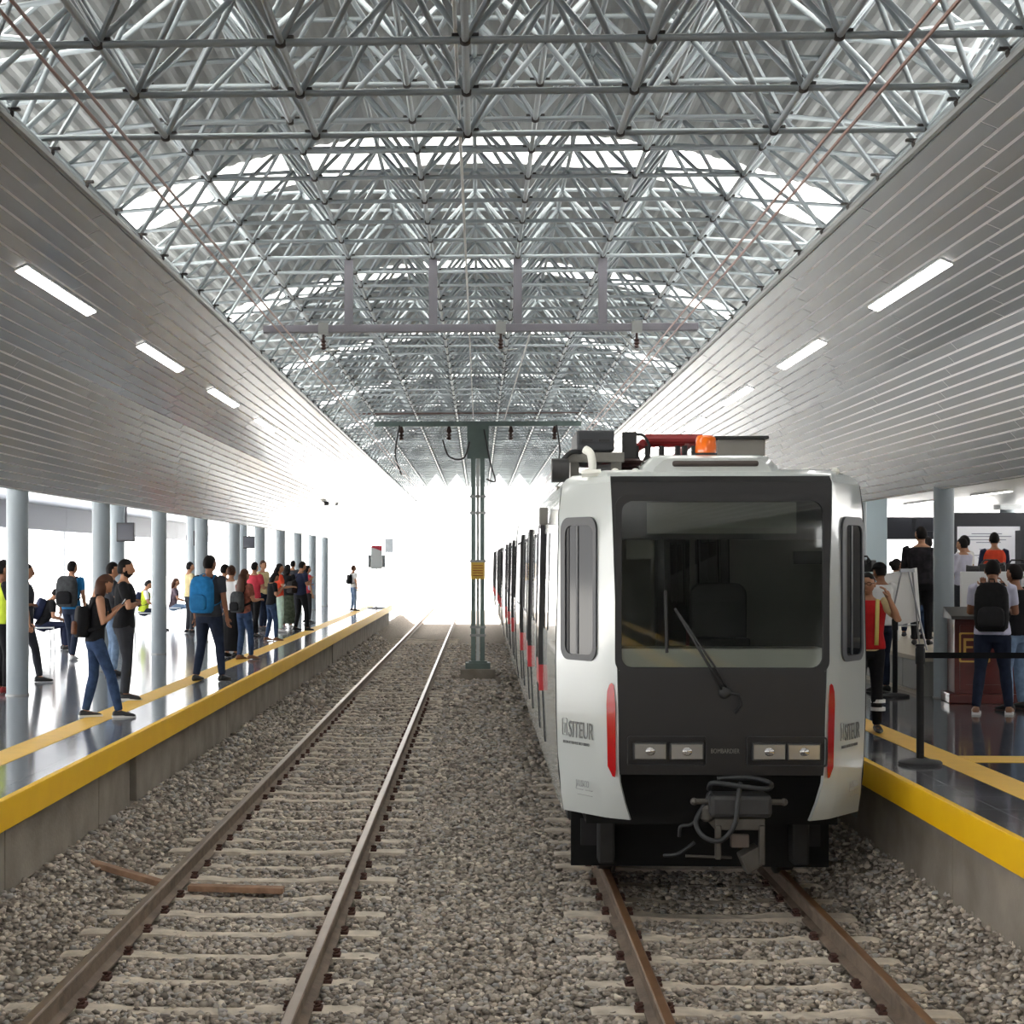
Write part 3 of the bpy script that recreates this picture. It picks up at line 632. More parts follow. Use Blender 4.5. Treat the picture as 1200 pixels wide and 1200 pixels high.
for sd, side in ((-1, 'left'), (1, 'right')):
    root = empty('ceiling_' + side, (0, 0, 0), kind='structure')
    a, b, u, nrm = panel(sd, E0, E1, 13, 'upper_slat_panel', root)
    panel(sd, E1, E2, 15, 'lower_slat_panel', root)
    mb = MB(); mb.tube([(sd * 3.0, YN, EYE + 2.83), (sd * 3.0, 70, EYE + 2.83)], .03, 8); mb.build('edge_trim', mat('trim_grey', rgb(150, 152, 150), .4, metal=.5), root)
    mb = MB(); mb.box(*sorted((sd * 5.78, sd * 5.82)), YN, 70, EYE + .90, EYE + .99); mb.build('lower_trim', mat('trim_grey'), root)
    # strip lights
    c = a + u * (b - a).length * .51; vis = 0
    for k in range(-5, 12):
        y = 14.64 + 4.79 * k
        inview = k >= 0
        lab = 'glowing ceiling strip light in the %s soffit, %s from the camera' % (side, ordw(k + 1)) if inview else 'ceiling strip light in the %s soffit behind the camera, %s back' % (side, ordw(-k))
        if k > 6: lab = 'far ceiling strip light in the %s soffit, %s from the camera' % (side, ordw(k + 1))
        Mx = Matrix((( u.x, 0, nrm.x, c.x), (0, 1, 0, y), (u.z, 0, nrm.z, c.z), (0, 0, 0, 1)))
        l = empty('strip_light', (0, 0, 0), 0, lab, 'ceiling light', 'strip lights in the %s soffit' % side); l.matrix_world = Mx
        mb = MB(); mb.box(-.06, .06, -1.245, 1.245, -.012, .03); mb.build('housing', HOUS, l)
        mb = MB(); mb.box(-.05, .05, -1.23, 1.23, -.018, -.0125); mb.build('diffuser', LEDM, l)
# ---------------------------------------------------------------- platform columns
COL = mat('column_grey_paint', rgb(150, 160, 166), .45, noise=.04, nscale=2); CAPM = mat('column_cap', rgb(196, 200, 202), .5); DARK = mat('dark_grey_steel', rgb(52, 54, 62), .5)
def column(x, y, lab, grp, r=.14, top=EYE + 1.44, z0=FLOOR):
    c = empty('column', (x, y, z0), 0, lab, 'column', grp)
    MB().cyl((0, 0, .02), r, top - z0 - .02, 28).build('shaft', COL, c, auto=40)
    MB().cyl((0, 0, 0), r + .012, .02, 28).build('base_ring', mat('trim_grey'), c, auto=40)
    MB().box(-r * 1.4, r * 1.4, -r * 1.4, r * 1.4, top - z0 - .12, top - z0).build('column_cap', CAPM, c)
    return c
for k in range(-2, 10):
    y = 20.65 + 4.62 * k
    if k >= 0: column(-5.93, y, 'round grey column in the front row of the left platform, %s from the camera' % ordw(k + 1), 'front columns of the left platform')
    if k >= -2 and y < 62: 
        if k in (0, 1): column(5.85, y, ['round grey column of the right platform beside the lectern', 'round grey column seen just right of the train'][k], 'front columns of the right platform', .125)
BOXM = mat('display_dark', rgb(30, 30, 36), .4)
for i, y in enumerate((25.3, 34.5, 43.7, 52.9)):
    column(-7.75, y, 'thicker grey column in the rear row of the left platform, %s from the camera' % ordw(i + 1), 'rear columns of the left platform', .16)
    if i:
        d = empty('hanging_display', (-7.45, y - .5, EYE + .62), math.radians(0), 'dark hanging display before the %s rear column of the left platform' % ordw(i + 1), 'display', 'platform displays')
        MB().box(-.19, .19, -.06, .06, -.2, .2).build('case', BOXM, d, bevel=.01)
        MB().box(-.02, .02, -.02, .02, .2, .8).build('bracket', DARK, d)
        MB().box(-.16, .16, -.064, -.06, -.16, .16).build('screen', mat('screen_grey', rgb(60, 62, 72), .15), d)
column(xat(1181, 42), 42.0, 'grey column rising behind the top right corner of the projection screen', 'rear columns of the right platform', .2)
MB().box(8.05, 8.55, 34.3, 34.8, FLOOR, EYE + 1.44).build('column_pier', mat('pier_pale_blue', rgb(186, 204, 214), .5), label='pale blue square pier far behind the cameraman', cat='pier', bevel=.01)
# ---------------------------------------------------------------- back of the platforms
CEIL = mat('ceiling_white', (.85, .87, .88), .35); FASC = mat('fascia_grey_panels', rgb(128, 132, 142), .5)
MB().box(-11.1, -5.86, YN, 66, EYE + 1.44, EYE + 1.52).build('ceiling_left_back', CEIL, kind='structure')
MB().box(5.86, 16.6, YN, 66, EYE + 1.44, EYE + 1.52).build('ceiling_right_back', CEIL, kind='structure')
mb = MB(); y = YN
while y < 66: mb.box(-11.14, -11.02, y, min(66, y + 3.98), EYE + .80, EYE + 1.44); y += 4
mb.build('trim_1', FASC, kind='structure')
for i in range(9):
    p = empty('far_post', (-11.08, 22 + i * 5.2, FLOOR), 0, 'slim pale post under the grey fascia, %s from the camera along the left platform' % ordw(i + 1), 'post', 'back posts of the left platform')
    MB().box(-.06, .06, -.06, .06, .02, EYE + .8 - FLOOR).build('post', mat('post_pale', (.62, .66, .7), .5), p); MB().box(-.1, .1, -.1, .1, 0, .02).build('base_plate', mat('trim_grey'), p)
for i in range(8):
    for sd, X, side in ((-1, -8.6, 'left'), (1, 7.6, 'right'), (1, 10.6, 'right')):
        y = 12 + i * 5.5
        l = empty('strip_light', (X, y, EYE + 1.42), 0, 'strip light on the white ceiling behind the %s soffit, %s row, %s from the camera' % (side, 'outer' if X > 10 else 'inner', ordw(i + 1)), 'ceiling light', 'rear ceiling lights %s' % side)
        MB().box(-.07, .07, -1.2, 1.2, -.02, .02).build('housing', HOUS, l); MB().box(-.055, .055, -1.18, 1.18, -.026, -.0205).build('diffuser', mat('led_diffuser_rear', (1, .98, .96), .5, emit=9.), l)
d = MB().box(-8.35, -7.95, 46.0, 46.5, FLOOR, EYE + .75).build('dark_panel', DARK, label='tall dark upright panel between columns at the back of the left platform', cat='panel', bevel=.01)
# right platform: low stage, backdrop with a projection screen, dark beams
STG = mat('stage_grey', rgb(128, 128, 124), .5); STT = mat('stage_top_beige', rgb(176, 166, 148), .5)
s = empty('stage', (0, 0, FLOOR), 0, 'low stage with beige top behind the lectern and easel', 'stage')
mb = MB(); y = 20.92
while y < 24.9: mb.box(5.68, 5.74, y + .01, min(y + 1.05, 25.1) - .01, 0, .44); y += 1.05
mb.box(5.74, 14, 20.92, 25.1, 0, .44); mb.box(6.1, 14, 25.1, 34, 0, .44); mb.build('stage_body', STG, s)
MB().box(5.64, 14, 20.88, 25.1, .44, .5).box(6.06, 14, 25.1, 34, .44, .5).build('stage_top', STT, s, bevel=.008); MB().box(5.66, 5.68, 20.92, 25.1, 0, .05).build('skirting', STT, s)
BX0, BX1, BY = 10.6, 13.4, 38.
bd = empty('projection_screen', (0, BY, FLOOR), 0, 'white projection screen with lines of grey text in a dark frame behind the stage', 'screen')
x0, x1 = xat(1121, BY), xat(1195, BY); z1, z0 = zat(617, x0, BY) - FLOOR, zat(672, x0, BY) - FLOOR
MB().box(x0, x1, -.02, .02, z0, z1).build('screen_sheet', mat('screen_white', (.8, .8, .83), .6, emit=.22), bd)
mb = MB(); mb.box(x0 - .1, x1 + .5, -.05, .05, z1, z1 + .32); mb.box(x0 - .12, x0, -.05, .05, 0, z1); mb.box(x1, x1 + .5, -.05, .05, 0, z1); mb.box(x0, x1, -.05, .05, 0, z0); mb.build('frame', DARK, bd)
mb = MB()
for i, (dz, l, h) in enumerate(((.16, .55, .02), (.22, .75, .02), (.30, .72, .018), (.36, .4, .018), (.52, .3, .018), (.66, .5, .018), (.72, .35, .018))):
    if dz < z1 - z0: mb.box((x0 + x1) / 2 - l * .7, (x0 + x1) / 2 + l * .7 * (1 if i % 2 else .8), -.024, -.021, z1 - dz - h, z1 - dz)
mb.build('text_lines', mat('text_grey', (.35, .37, .42), .7), bd)
BK = mat('dark_beam', rgb(44, 46, 54), .5)
MB().box(10.4, 16.8, 39.0, 39.4, EYE + .72, EYE + 1.03).build('trim_2', BK, kind='structure')
xa, xb = xat(1052, 40), xat(1093, 40)
MB().box(xa - .4, xb + .6, 40, 40.3, zat(632, xa, 40), zat(606, xa, 40)).build('trim_3', BK, kind='structure')
MB().box(xat(1193, 37), 16.8, 36.8, 37.2, FLOOR, EYE + .7).build('wall_back', BK, kind='structure')
MB().box(14.4, 14.6, YN, 46, FLOOR, EYE + .62).build('wall_right_back', mat('wall_warm_grey', rgb(120, 118, 116), .7, noise=.08), kind='structure')
MB().box(3.6, 14.4, YN, YN + .2, FLOOR, EYE + 2.6).build('wall_rear_blocker', mat('wall_warm_grey'), kind='structure')
# unseen rear wall added so the windscreen reflects dark instead of open sky
# ---------------------------------------------------------------- lectern, panel, easel, stanchions, camera
MAH = mat('mahogany', rgb(92, 32, 26), .35, noise=.25, nscale=5, coat=.3); GOLD = mat('gold_inlay', rgb(214, 170, 92), .35, metal=.6)
le = empty('lectern', (6.24, 20.1, FLOOR), math.radians(-6), 'dark red mahogany lectern with a gold square emblem', 'lectern')
MB().box(-.52, .52, -.3, .28, 0, .12).build('plinth', MAH, le, bevel=.012)
MB().box(-.45, .45, -.25, .24, .12, 1.02).build('cabinet', MAH, le, bevel=.01)
mb = MB(); ring_frame(mb, rrect(.78, .78, .01, 1, 0, .56), rrect(.66, .66, .01, 1, 0, .56), -.27, -.25, M=MXZ); mb.build('panel_moulding', MAH, le)
mb = MB(); mb.prism([(-.34, 1.02), (.28, 1.02), (.24, 1.16), (-.30, 1.06)], -.5, .5, M=Matrix(((0, 0, 1, 0), (1, 0, 0, 0), (0, 1, 0, 0), (0, 0, 0, 1)))); mb.build('reading_top', mat('lectern_black', (.03, .025, .025), .4), le, bevel=.008)
mb = MB(); ring_frame(mb, rrect(.36, .36, .012, 1, -.22, .68), rrect(.32, .32, .01, 1, -.22, .68), -.276, -.27, M=MXZ)
for x0_, z0_, x1_, z1_ in ((-.25, .76, -.10, .79), (-.25, .58, -.22, .79), (-.25, .67, -.14, .695), (-.08, .76, .02, .79), (-.10, .56, -.075, .765), (-.05, .56, -.025, .72), (-.05, .70, .02, .725)): mb.box(x0_ - .1, x1_ - .1, -.277, -.271, z0_, z1_)
mb.build('emblem', GOLD, le)
wp = empty('white_panel', (6.95, 21.25, ST), 0, 'white board panel standing on the stage behind the lectern', 'panel')
MB().box(-.72, .95, -.02, .02, .05, 1.09).build('board', mat('board_white', (.82, .82, .82), .5), wp, bevel=.01)
mb = MB(); ring_frame(mb, rrect(.5, .5, .05, 3, .28, .78), rrect(.46, .46, .04, 3, .28, .78), -.026, -.02, M=MXZ); mb.build('printed_border', mat('print_grey', (.35, .35, .37), .6), wp)
MB().box(-.7, -.5, -.2, .2, 0, .05).box(.7, .9, -.2, .2, 0, .05).build('feet', mat('trim_grey'), wp)
ES = mat('easel_aluminium', rgb(150, 152, 156), .3, metal=.7)
ea = empty('easel', (5.98, 22.9, ST), math.radians(204), 'metal easel on the stage edge', 'easel')
for pts in (((-.09, 0, 1.10), (-.30, -.10, 0)), ((.09, 0, 1.10), (.30, -.10, 0)), ((0, .03, 1.08), (0, .42, 0))):
    mb = MB(); mb.tube(pts, .012, 8); mb.build('leg', ES, ea)
MB().box(-.12, .12, -.015, .015, 1.07, 1.12).build('top_bracket', ES, ea); MB().box(-.27, .27, -.125, -.075, .32, .335).build('ledge', ES, ea)
wb = MB().box(-.32, .32, -.008, .008, 0, .76).build('whiteboard', mat('board_white'), label='blank white board resting on the metal easel', cat='whiteboard', bevel=.004)
wb.matrix_world = Matrix.Translation((5.98, 22.9, ST)) @ Matrix.Rotation(math.radians(204), 4, 'Z') @ Matrix.Translation((0, -.108, .336)) @ Matrix.Rotation(math.radians(-5), 4, 'X') @ Matrix.Rotation(math.radians(9), 4, 'Y')
ea['label'] = 'metal A-frame easel on the stage edge holding the white board'
BLKP = mat('stanchion_black', (.010, .010, .011), .5, spec=.2)
def stanchion(x, y, lab):
    st = empty('stanchion', (x, y, FLOOR), 0, lab, 'barrier post', 'belt barrier posts')
    MB().lathe((0, 0, 0), [(.18, 0), (.182, .02), (.17, .032), (.06, .05), (.035, .055)], 32).build('base', mat('stanchion_base', (.018, .018, .02), .5), st, auto=40)
    MB().cyl((0, 0, .05), .032, .80, 20).build('pole', BLKP, st, auto=40); MB().lathe((0, 0, .85), [(.038, 0), (.04, .02), (.04, .13), (.034, .14), (.034, .15), (.04, .152), (.036, .17)], 20).build('belt_head', BLKP, st, auto=40)
    return st
s1 = stanchion(3.74, 13.9, 'black belt barrier post nearest the camera, in front of the yellow tactile line'); stanchion(5.28, 20.8, 'black belt barrier post farther back beside the easel'); stanchion(5.75, 13.9, 'black belt barrier post at the right frame edge holding the far end of the belt')
b = MB().box(3.78, 5.71, 13.89, 13.897, FLOOR + .90, FLOOR + .95).build('barrier_belt', mat('belt_black', (.012, .012, .013), 1, spec=0), label='black retractable belt stretched from the nearest post to the right', cat='belt')
CAMB = mat('camera_black', (.015, .015, .017), .4)
def video_camera(loc, rz, lab):
    v = empty('video_camera', loc, math.radians(rz), lab, 'camera')
    MB().box(-.06, .06, -.17, .17, -.08, .08).build('camera_body', CAMB, v, bevel=.015)
    mb = MB(); mb.tube([(0, .17, 0), (0, .30, 0), (0, .34, 0)], [.05, .055, .065], 14); mb.build('lens', CAMB, v)
    mb = MB(); mb.tube([(0, -.1, .08), (0, -.06, .13), (0, .1, .13), (0, .14, .08)], .013, 8); mb.build('handle', CAMB, v)
    mb = MB(); mb.tube([(-.05, -.1, .06), (-.1, -.16, .08)], .025, 8); mb.build('viewfinder', CAMB, v)
video_camera((5.14, 21.9, FLOOR + 1.66), 40, 'black video camera held up by the cameraman in the white shirt')
for i, (px, yy) in enumerate(((1163, 22.5), (1194, 23.5))):
    x = xat(px, yy); t = empty('tripod', (x, yy, ST), 0, ['black camera tripod standing before the white screen', 'black camera tripod at the right frame edge'][i], 'tripod')
    for a in (90, 210, 330):
        mb = MB(); mb.tube([(0, 0, .95), (.3 * math.cos(math.radians(a)), .3 * math.sin(math.radians(a)), 0)], .015, 6); mb.build('leg', CAMB, t)
    MB().cyl((0, 0, .92), .04, .1, 12).build('head', CAMB, t)
    video_camera((x, yy, ST + 1.11 ), (70, 60)[i], ['black video camera on the tripod before the white screen', 'larger black video camera at the right frame edge'][i])
# left platform sign stand and far things
q = at(441, 713, FLOOR)
ss = empty('sign_stand', q, math.radians(18), 'white sign with a red top on a slim pole at the left platform end', 'sign')
MB().lathe((0, 0, 0), [(.33, 0), (.33, .03), (.05, .06)], 24).build('base', mat('sign_base', rgb(70, 70, 76), .5), ss, auto=40); MB().cyl((0, 0, .05), .025, 1.4, 10).build('pole', mat('trim_grey'), ss)
MB().box(-.2, .2, -.06, .06, 1.45, 2.25).build('sign_panel', mat('sign_white', (.6, .64, .66), .5), ss, bevel=.01); MB().prism([(-.2, 2.24), (.2, 2.10), (.2, 2.3), (-.2, 2.3)], -.066, -.061, M=MXZ).build('red_header', mat('sign_red', rgb(196, 60, 80), .5), ss)
MB().box(-.30, -.22, -.05, .05, 1.5, 1.95).box(.22, .32, -.05, .05, 1.5, 1.95).build('leaflet_holder', mat('sign_grey', rgb(110, 116, 122), .5), ss)
for i, px in enumerate((383, 394)):
    yy = 51 + i * 3.5; x = xat(px, yy); z = zat(590, x, yy)
    sc_ = empty('security_camera', (x, yy, z), 0, ['small dark security camera under the left soffit, nearer one', 'small dark security camera under the left soffit, farther one'][i], 'camera')
    MB().box(-.07, .07, -.16, .16, -.06, .06).build('camera_body', DARK, sc_, bevel=.01); mb = MB(); mb.tube([(0, 0, .06), (0, 0, 1.2)], .015, 6); mb.build('drop_rod', DARK, sc_)
sg = empty('signal_board', (xat(456, 76), 76, 0), 0, 'small grey signboard beyond the far end of the left platform', 'sign')
MB().box(-.19, .19, -.03, .03, 3.1, 3.75).build('panel', mat('sign_grey'), sg); MB().box(-.03, .03, .03, .08, -.3, 3.7).build('post', mat('post_pale'), sg)
# ---------------------------------------------------------------- roof sheets, skylight bands, space frame
SHEET = mat('roof_sheet_grey', rgb(146, 148, 147), .5, noise=.03, nscale=1)
RC = EYE + 4.72 - 10.4; RR = 10.4; XE = 6.6
def arc(y0, y1, name, m, wave, kind='structure', n=None, parent=None):
    n = n or (320 if wave else 32); am = math.asin(XE / RR); r0 = []; r1 = []
    lower = []; 
    for k in range(n + 1):
        a = -am + 2 * am * k / n; rr = RR + (.012 if (wave and k % 4 in (0, 1)) else 0)
        lower.append((rr * math.sin(a), RC + rr * math.cos(a)))
    mb = MB(); vs = []
    for y in (y0, y1):
        vs += [(x, y, z) for x, z in lower]; vs += [(x, y, z + .03) for x, z in lower]
    N = n + 1; fs = []
    for k in range(n):
        fs += [(k, k + 1, 2 * N + k + 1, 2 * N + k), (N + k, 3 * N + k, 3 * N + k + 1, N + k + 1), (k, N + k, N + k + 1, k + 1), (2 * N + k, 2 * N + k + 1, 3 * N + k + 1, 3 * N + k)]
    fs += [(0, 2 * N, 3 * N, N), (n, N + n, 3 * N + n, 2 * N + n)]
    mb.add(vs, fs); return mb.build(name, m, parent, kind=kind)
def sky_mat():
    m = bpy.data.materials.new('skylight_sheet'); m.use_nodes = True; nt = m.node_tree
    for n in list(nt.nodes): nt.nodes.remove(n)
    o = nt.nodes.new('ShaderNodeOutputMaterial'); mx = nt.nodes.new('ShaderNodeMixShader'); mx.inputs['Fac'].default_value = .93
    t = nt.nodes.new('ShaderNodeBsdfTransparent'); t.inputs['Color'].default_value = (.66, .66, .66, 1); d = nt.nodes.new('ShaderNodeBsdfTranslucent'); d.inputs['Color'].default_value = (.66, .66, .65, 1)
    nt.links.new(t.outputs[0], mx.inputs[1]); nt.links.new(d.outputs[0], mx.inputs[2]); nt.links.new(mx.outputs[0], o.inputs['Surface']); return m
SKYM = sky_mat(); bands = [11.1 + 7.4 * k for k in range(-7, 10)]; y = -46.; i = 0
for b in bands:
    i += 1; hw = .72 if b < 20 else .5; arc(y, b - hw, 'ceiling_vault', SHEET, True); arc(b - hw, b + hw, 'window_%d' % i, SKYM, False); y = b + hw
arc(y, 79, 'ceiling_vault', SHEET, True)
# space frame
TUBE = mat('tube_grey_paint', rgb(152, 160, 164), .42, metal=.15, noise=.05, nscale=3); NODE = mat('node_dark', rgb(62, 58, 56), .6)
MOD = .99; chords, webs, nodes = [], [], []
def lay(Y0, zx, nx, off, y0, rows): return
h1, h2, h3 = EYE + 2.90, EYE + 3.60, EYE + 4.26
XA = [(-.075 + 1.03 * k) for k in range(-3, 4)]
XB = [(-.04 + (j + .5)) for j in range(-3, 3)]
XC = [(-.04 + j * 1.0) for j in range(-3, 4)]
ZA = [9.02 + MOD * k for k in range(-8, 3)]
ZB = [14.2 + MOD * k for k in range(-13, 65)]
ZC = [z + MOD / 2 for z in ZB]
def vault(x): return RC + math.sqrt(RR * RR - x * x) - .10
def seg(L, p, q): L.append((Vector(p), Vector(q)))
# lower frame over the near end
for z in ZA:
    for i, x in enumerate(XA):
        nodes.append(Vector((x, z, h1)))
        if i: seg(chords, (XA[i - 1], z, h1), (x, z, h1))
        if z < ZA[-1] - .1: seg(chords, (x, z, h1), (x, z + MOD, h1))
        for zb in [q for q in ZB if abs(q - z) < .78]:
            for xb in XB:
                if abs(xb - x) < .8: seg(webs, (x, z, h1), (xb, zb, h2))
    for sd in (-1, 1):
        xo = XA[0] if sd < 0 else XA[-1]
        seg(webs, (xo, z, h1), (sd * 3.5, z + .25, h2 + .1)); seg(webs, (xo, z, h1), (sd * 3.5, z - .74, h2 + .1)); seg(webs, (sd * 2.54, z + .3, h2), (sd * 3.5, z + .25, h2 + .1))
# upper frame
for r, z in enumerate(ZB):
    for i, x in enumerate(XB):
        nodes.append(Vector((x, z, h2)))
        if i: seg(chords, (XB[i - 1], z, h2), (x, z, h2))
        if r + 1 < len(ZB): seg(chords, (x, z, h2), (x, z + MOD, h2))
        for xc in XC:
            if abs(xc - x) < .8:
                for zc in (z - MOD / 2, z + MOD / 2): seg(webs, (x, z, h2), (xc, zc, h3 if abs(xc) < 2.6 else h3 - .05))
    zc = ZC[r]
    for i, x in enumerate(XC):
        hz_ = h3 if abs(x) < 2.6 else h3 - .05
        if i: seg(chords, (XC[i - 1], zc, h3 if abs(XC[i - 1]) < 2.6 else h3 - .05), (x, zc, hz_))
        if r + 1 < len(ZB): seg(chords, (x, zc, hz_), (x, zc + MOD, hz_))
        if r % 3 == 0: seg(webs, (x, zc, hz_), (x, zc, vault(x)))
    for sd in (-1, 1):
        xb = XB[0] if sd < 0 else XB[-1]; xc = XC[0] if sd < 0 else XC[-1]
        E = (sd * 3.0, z, EYE + 2.86); O = (sd * 3.75, zc, EYE + 3.62)
        seg(webs, (xb, z, h2), E); seg(webs, E, O); seg(webs, E, (sd * 3.75, zc - MOD, EYE + 3.62)); seg(webs, (xb, z, h2), O); seg(webs, (xc, zc, h3 - .05), O)
        nodes.append(Vector(E))
        if r + 1 < len(ZB): seg(chords, O, (sd * 3.75, zc + MOD, EYE + 3.62)); seg(chords, E, (sd * 3.0, z + MOD, EYE + 2.86))
        if r % 2 == 0: seg(webs, O, (sd * 4.7, zc, vault(4.7) )); seg(webs, O, (sd * 4.3, zc, EYE + 2.36))
frame = empty('space_frame', (0, 0, 0), 0, 'grey tubular steel space frame carrying the whole roof', 'roof truss')
def members(L, name, r, nseg):
    vis = lambda s: ((s[0] + s[1]) / 2)
    def key(s):
        c = (s[0] + s[1]) / 2; d = c.y
        e = EYE
        if d < 5.5 or (c.z - e) / d > .36 : return 1e3 + d
        return d
    L = sorted(L, key=key)
    for p, q in L[:100]:
        mb = MB(); mb.tube([p, q], r, 8); mb.build(name, TUBE, frame, smooth=False, auto=50)
    mb = MB()
    for p, q in L[100:]: mb.tube([p, q], r, nseg, False)
    o = mb.build(name, TUBE, frame, auto=60); o['kind'] = 'stuff'
members(chords, 'chord_tube', .022, 6); members(webs, 'web_tube', .0205, 6)
nodes.sort(key=lambda p: p.y if p.y > 6.5 else 1e3)
def node_mesh(mb, p):
    mb.ball(p, (.04, .04, .034), 8, 6); mb.box(p.x - .075, p.x + .075, p.y - .02, p.y + .02, p.z + .018, p.z + .034)
for p in nodes[:100]:
    mb = MB(); node_mesh(mb, p); mb.build('node_joint', NODE, frame, smooth=False, auto=40)
mb = MB()
for p in nodes[100:]: node_mesh(mb, p)
mb.build('node_joint', NODE, frame)['kind'] = 'stuff'
# ---------------------------------------------------------------- overhead line
GAN = mat('gantry_grey', rgb(118, 116, 124), .5); CABW = mat('cable_white', (.75, .74, .72), .5); COPPER = mat('wire_brown', rgb(132, 96, 84), .45, metal=.4); GREENM = mat('mast_green_grey', rgb(104, 120, 116), .5, noise=.06)
INS = mat('insulator_brown', rgb(70, 50, 46), .3)
GY = 19.2; gb = EYE + 2.76
ga = empty('gantry', (0, GY, gb), 0, 'grey suspended portal beam hung on four posts from the space frame', 'gantry')
MB().box(-2.56, 2.58, -.05, .05, -.045, .045).build('beam', GAN, ga, bevel=.008)
for x in (-1.54, -.54, .46, 1.46): MB().box(x - .05, x + .05, -.05, .05, .045, h2 - gb - .02).build('hanger', GAN, ga)
for x in (-1.84, .26, 1.86):
    k = empty('insulator_set', (x, GY - .02, gb - .05)); k.parent = ga; k.location = (x, -.02, -.05)
    mb = MB(); mb.lathe((0, 0, -.2), [(.015, 0), (.035, .02), (.018, .04), (.035, .06), (.018, .08), (.035, .10), (.015, .12), (.015, .20)], 12); mb.build('insulator', INS, k, auto=40)
    mb = MB(); mb.tube([(-.2, 0, -.02), (0, 0, -.22), (.2, 0, -.2)], .01, 6); mb.box(-.06, .06, -.05, .05, -.02, .12); mb.build('bracket', mat('trim_grey'), k)
for x, lab in ((-1.87, 'pair of brown contact wires running over the empty left track'), (1.84, 'pair of brown contact wires running over the train')):
    w = empty('contact_wire', (x, 0, EYE + 2.2), 0, lab, 'overhead wire')
    for dx in (-.04, .04):
        mb = MB(); mb.tube([(dx, -40, 0), (dx, 78, 0)], .009, 6, True); mb.build('wire', COPPER, w)
mb = MB(); mb.tube([(-.13, 4, EYE + 2.86), (-.13, 39.2, EYE + 3.45)], .011, 6); mb.build('feeder_cable', CABW, label='thin white cable running along the centre below the space frame', cat='cable')
mb = MB(); mb.tube([(.6, 19.2, EYE + 2.68), (.62, 39, EYE + 3.42)], .011, 6); mb.build('feeder_cable', CABW, label='thin pale cable right of centre between the portal beam and the mast', cat='cable')
m_ = empty('overhead_mast', (-.02, 39.4, 0), 0, 'green grey twin channel mast with cross arm between the two tracks', 'mast')
gm = -.2
for sx in (-1, 1): MB().box(*sorted((sx * .055, sx * .165)), -.08, .08, gm + .42, EYE + 3.34).build('channel', GREENM, m_)
mb = MB()
for z in (1.05, 1.25): mb.box(-.19, .19, -.09, .09, z + gm, z + gm + .06)
for z in (EYE + 1.55, EYE + 1.15, EYE - .02): mb.box(-.2, .2, -.09, .09, z, z + .06)
mb.build('batten', mat('trim_grey'), m_)
MB().box(-.04, .04, -.03, .03, gm + .42, EYE + 3.2).build('conduit', mat('conduit_pale', (.7, .72, .72), .5), m_)
MB().box(-.17, .17, -.1, -.082, EYE - .43, EYE - .02).build('warning_plate', mat('plate_yellow', rgb(206, 170, 70), .5, noise=.1, nscale=30), m_)
mb = MB()
for z in (.08, .14, .2, .26, .32): mb.box(-.12, .12, -.104, -.101, EYE - .43 + z, EYE - .43 + z + .02)
mb.build('plate_text', mat('plate_red', rgb(150, 70, 40), .6), m_)
MB().box(-.3, .3, -.3, .3, gm + .28, gm + .42).box(-.22, .22, -.2, .2, gm + .40, gm + .46).build('base_plate', GREENM, m_)
MB().box(-.42, .42, -.42, .42, gm - .3, gm + .28).build('plinth', CON, m_, bevel=.02)
MB().box(-2.52, 2.50, -.06, .06, EYE + 3.28, EYE + 3.40).build('cross_arm', GREENM, m_)
mb = MB(); mb.tube([(-2.9, -.05, EYE + 3.60), (2.9, -.05, EYE + 3.62)], .035, 8); mb.build('upper_rod', mat('rod_brown', rgb(120, 100, 96), .5), m_)
MB().box(-.26, .26, -.07, .07, EYE + 2.5, EYE + 3.28).build('head_plate', GREENM, m_)
for x in (-1.86, -.7, .8, 1.86):
    mb = MB(); mb.lathe((x, 0, EYE + 2.95), [(.03, 0), (.07, .04), (.035, .08), (.07, .12), (.035, .16), (.07, .2), (.03, .33)], 12); mb.build('insulator', INS, m_, auto=40)
for pts in ([(-.2, -.1, EYE + 2.9), (-.35, -.12, EYE + 2.5), (-.7, -.12, EYE + 2.55), (-.85, -.1, EYE + 2.95)], [(.15, -.1, EYE + 3.2), (.3, -.12, EYE + 2.4), (.42, -.1, EYE + 1.95), (.2, -.1, EYE + 2.0)], [(-1.9, -.1, EYE + 3.3), (-2.0, -.1, EYE + 2.6), (-1.85, -.1, EYE + 2.1)], [(1.9, -.1, EYE + 3.3), (1.98, -.1, EYE + 2.6), (1.8, -.1, EYE + 2.1)]):
    mb = MB(); P_ = [Vector(p) for p in pts]; Q_ = []
    for i in range(len(P_) - 1):
        a, b_, c_, d_ = P_[max(0, i - 1)], P_[i], P_[i + 1], P_[min(len(P_) - 1, i + 2)]
        for k in range(6):
            t = k / 6; Q_.append(.5 * ((2 * b_) + (c_ - a) * t + (2 * a - 5 * b_ + 4 * c_ - d_) * t * t + (3 * b_ - a - 3 * c_ + d_) * t ** 3))
    mb.tube(Q_ + [P_[-1]], .02, 6); mb.build('cable_loop', mat('cable_dark', (.05, .05, .05), .6), m_)
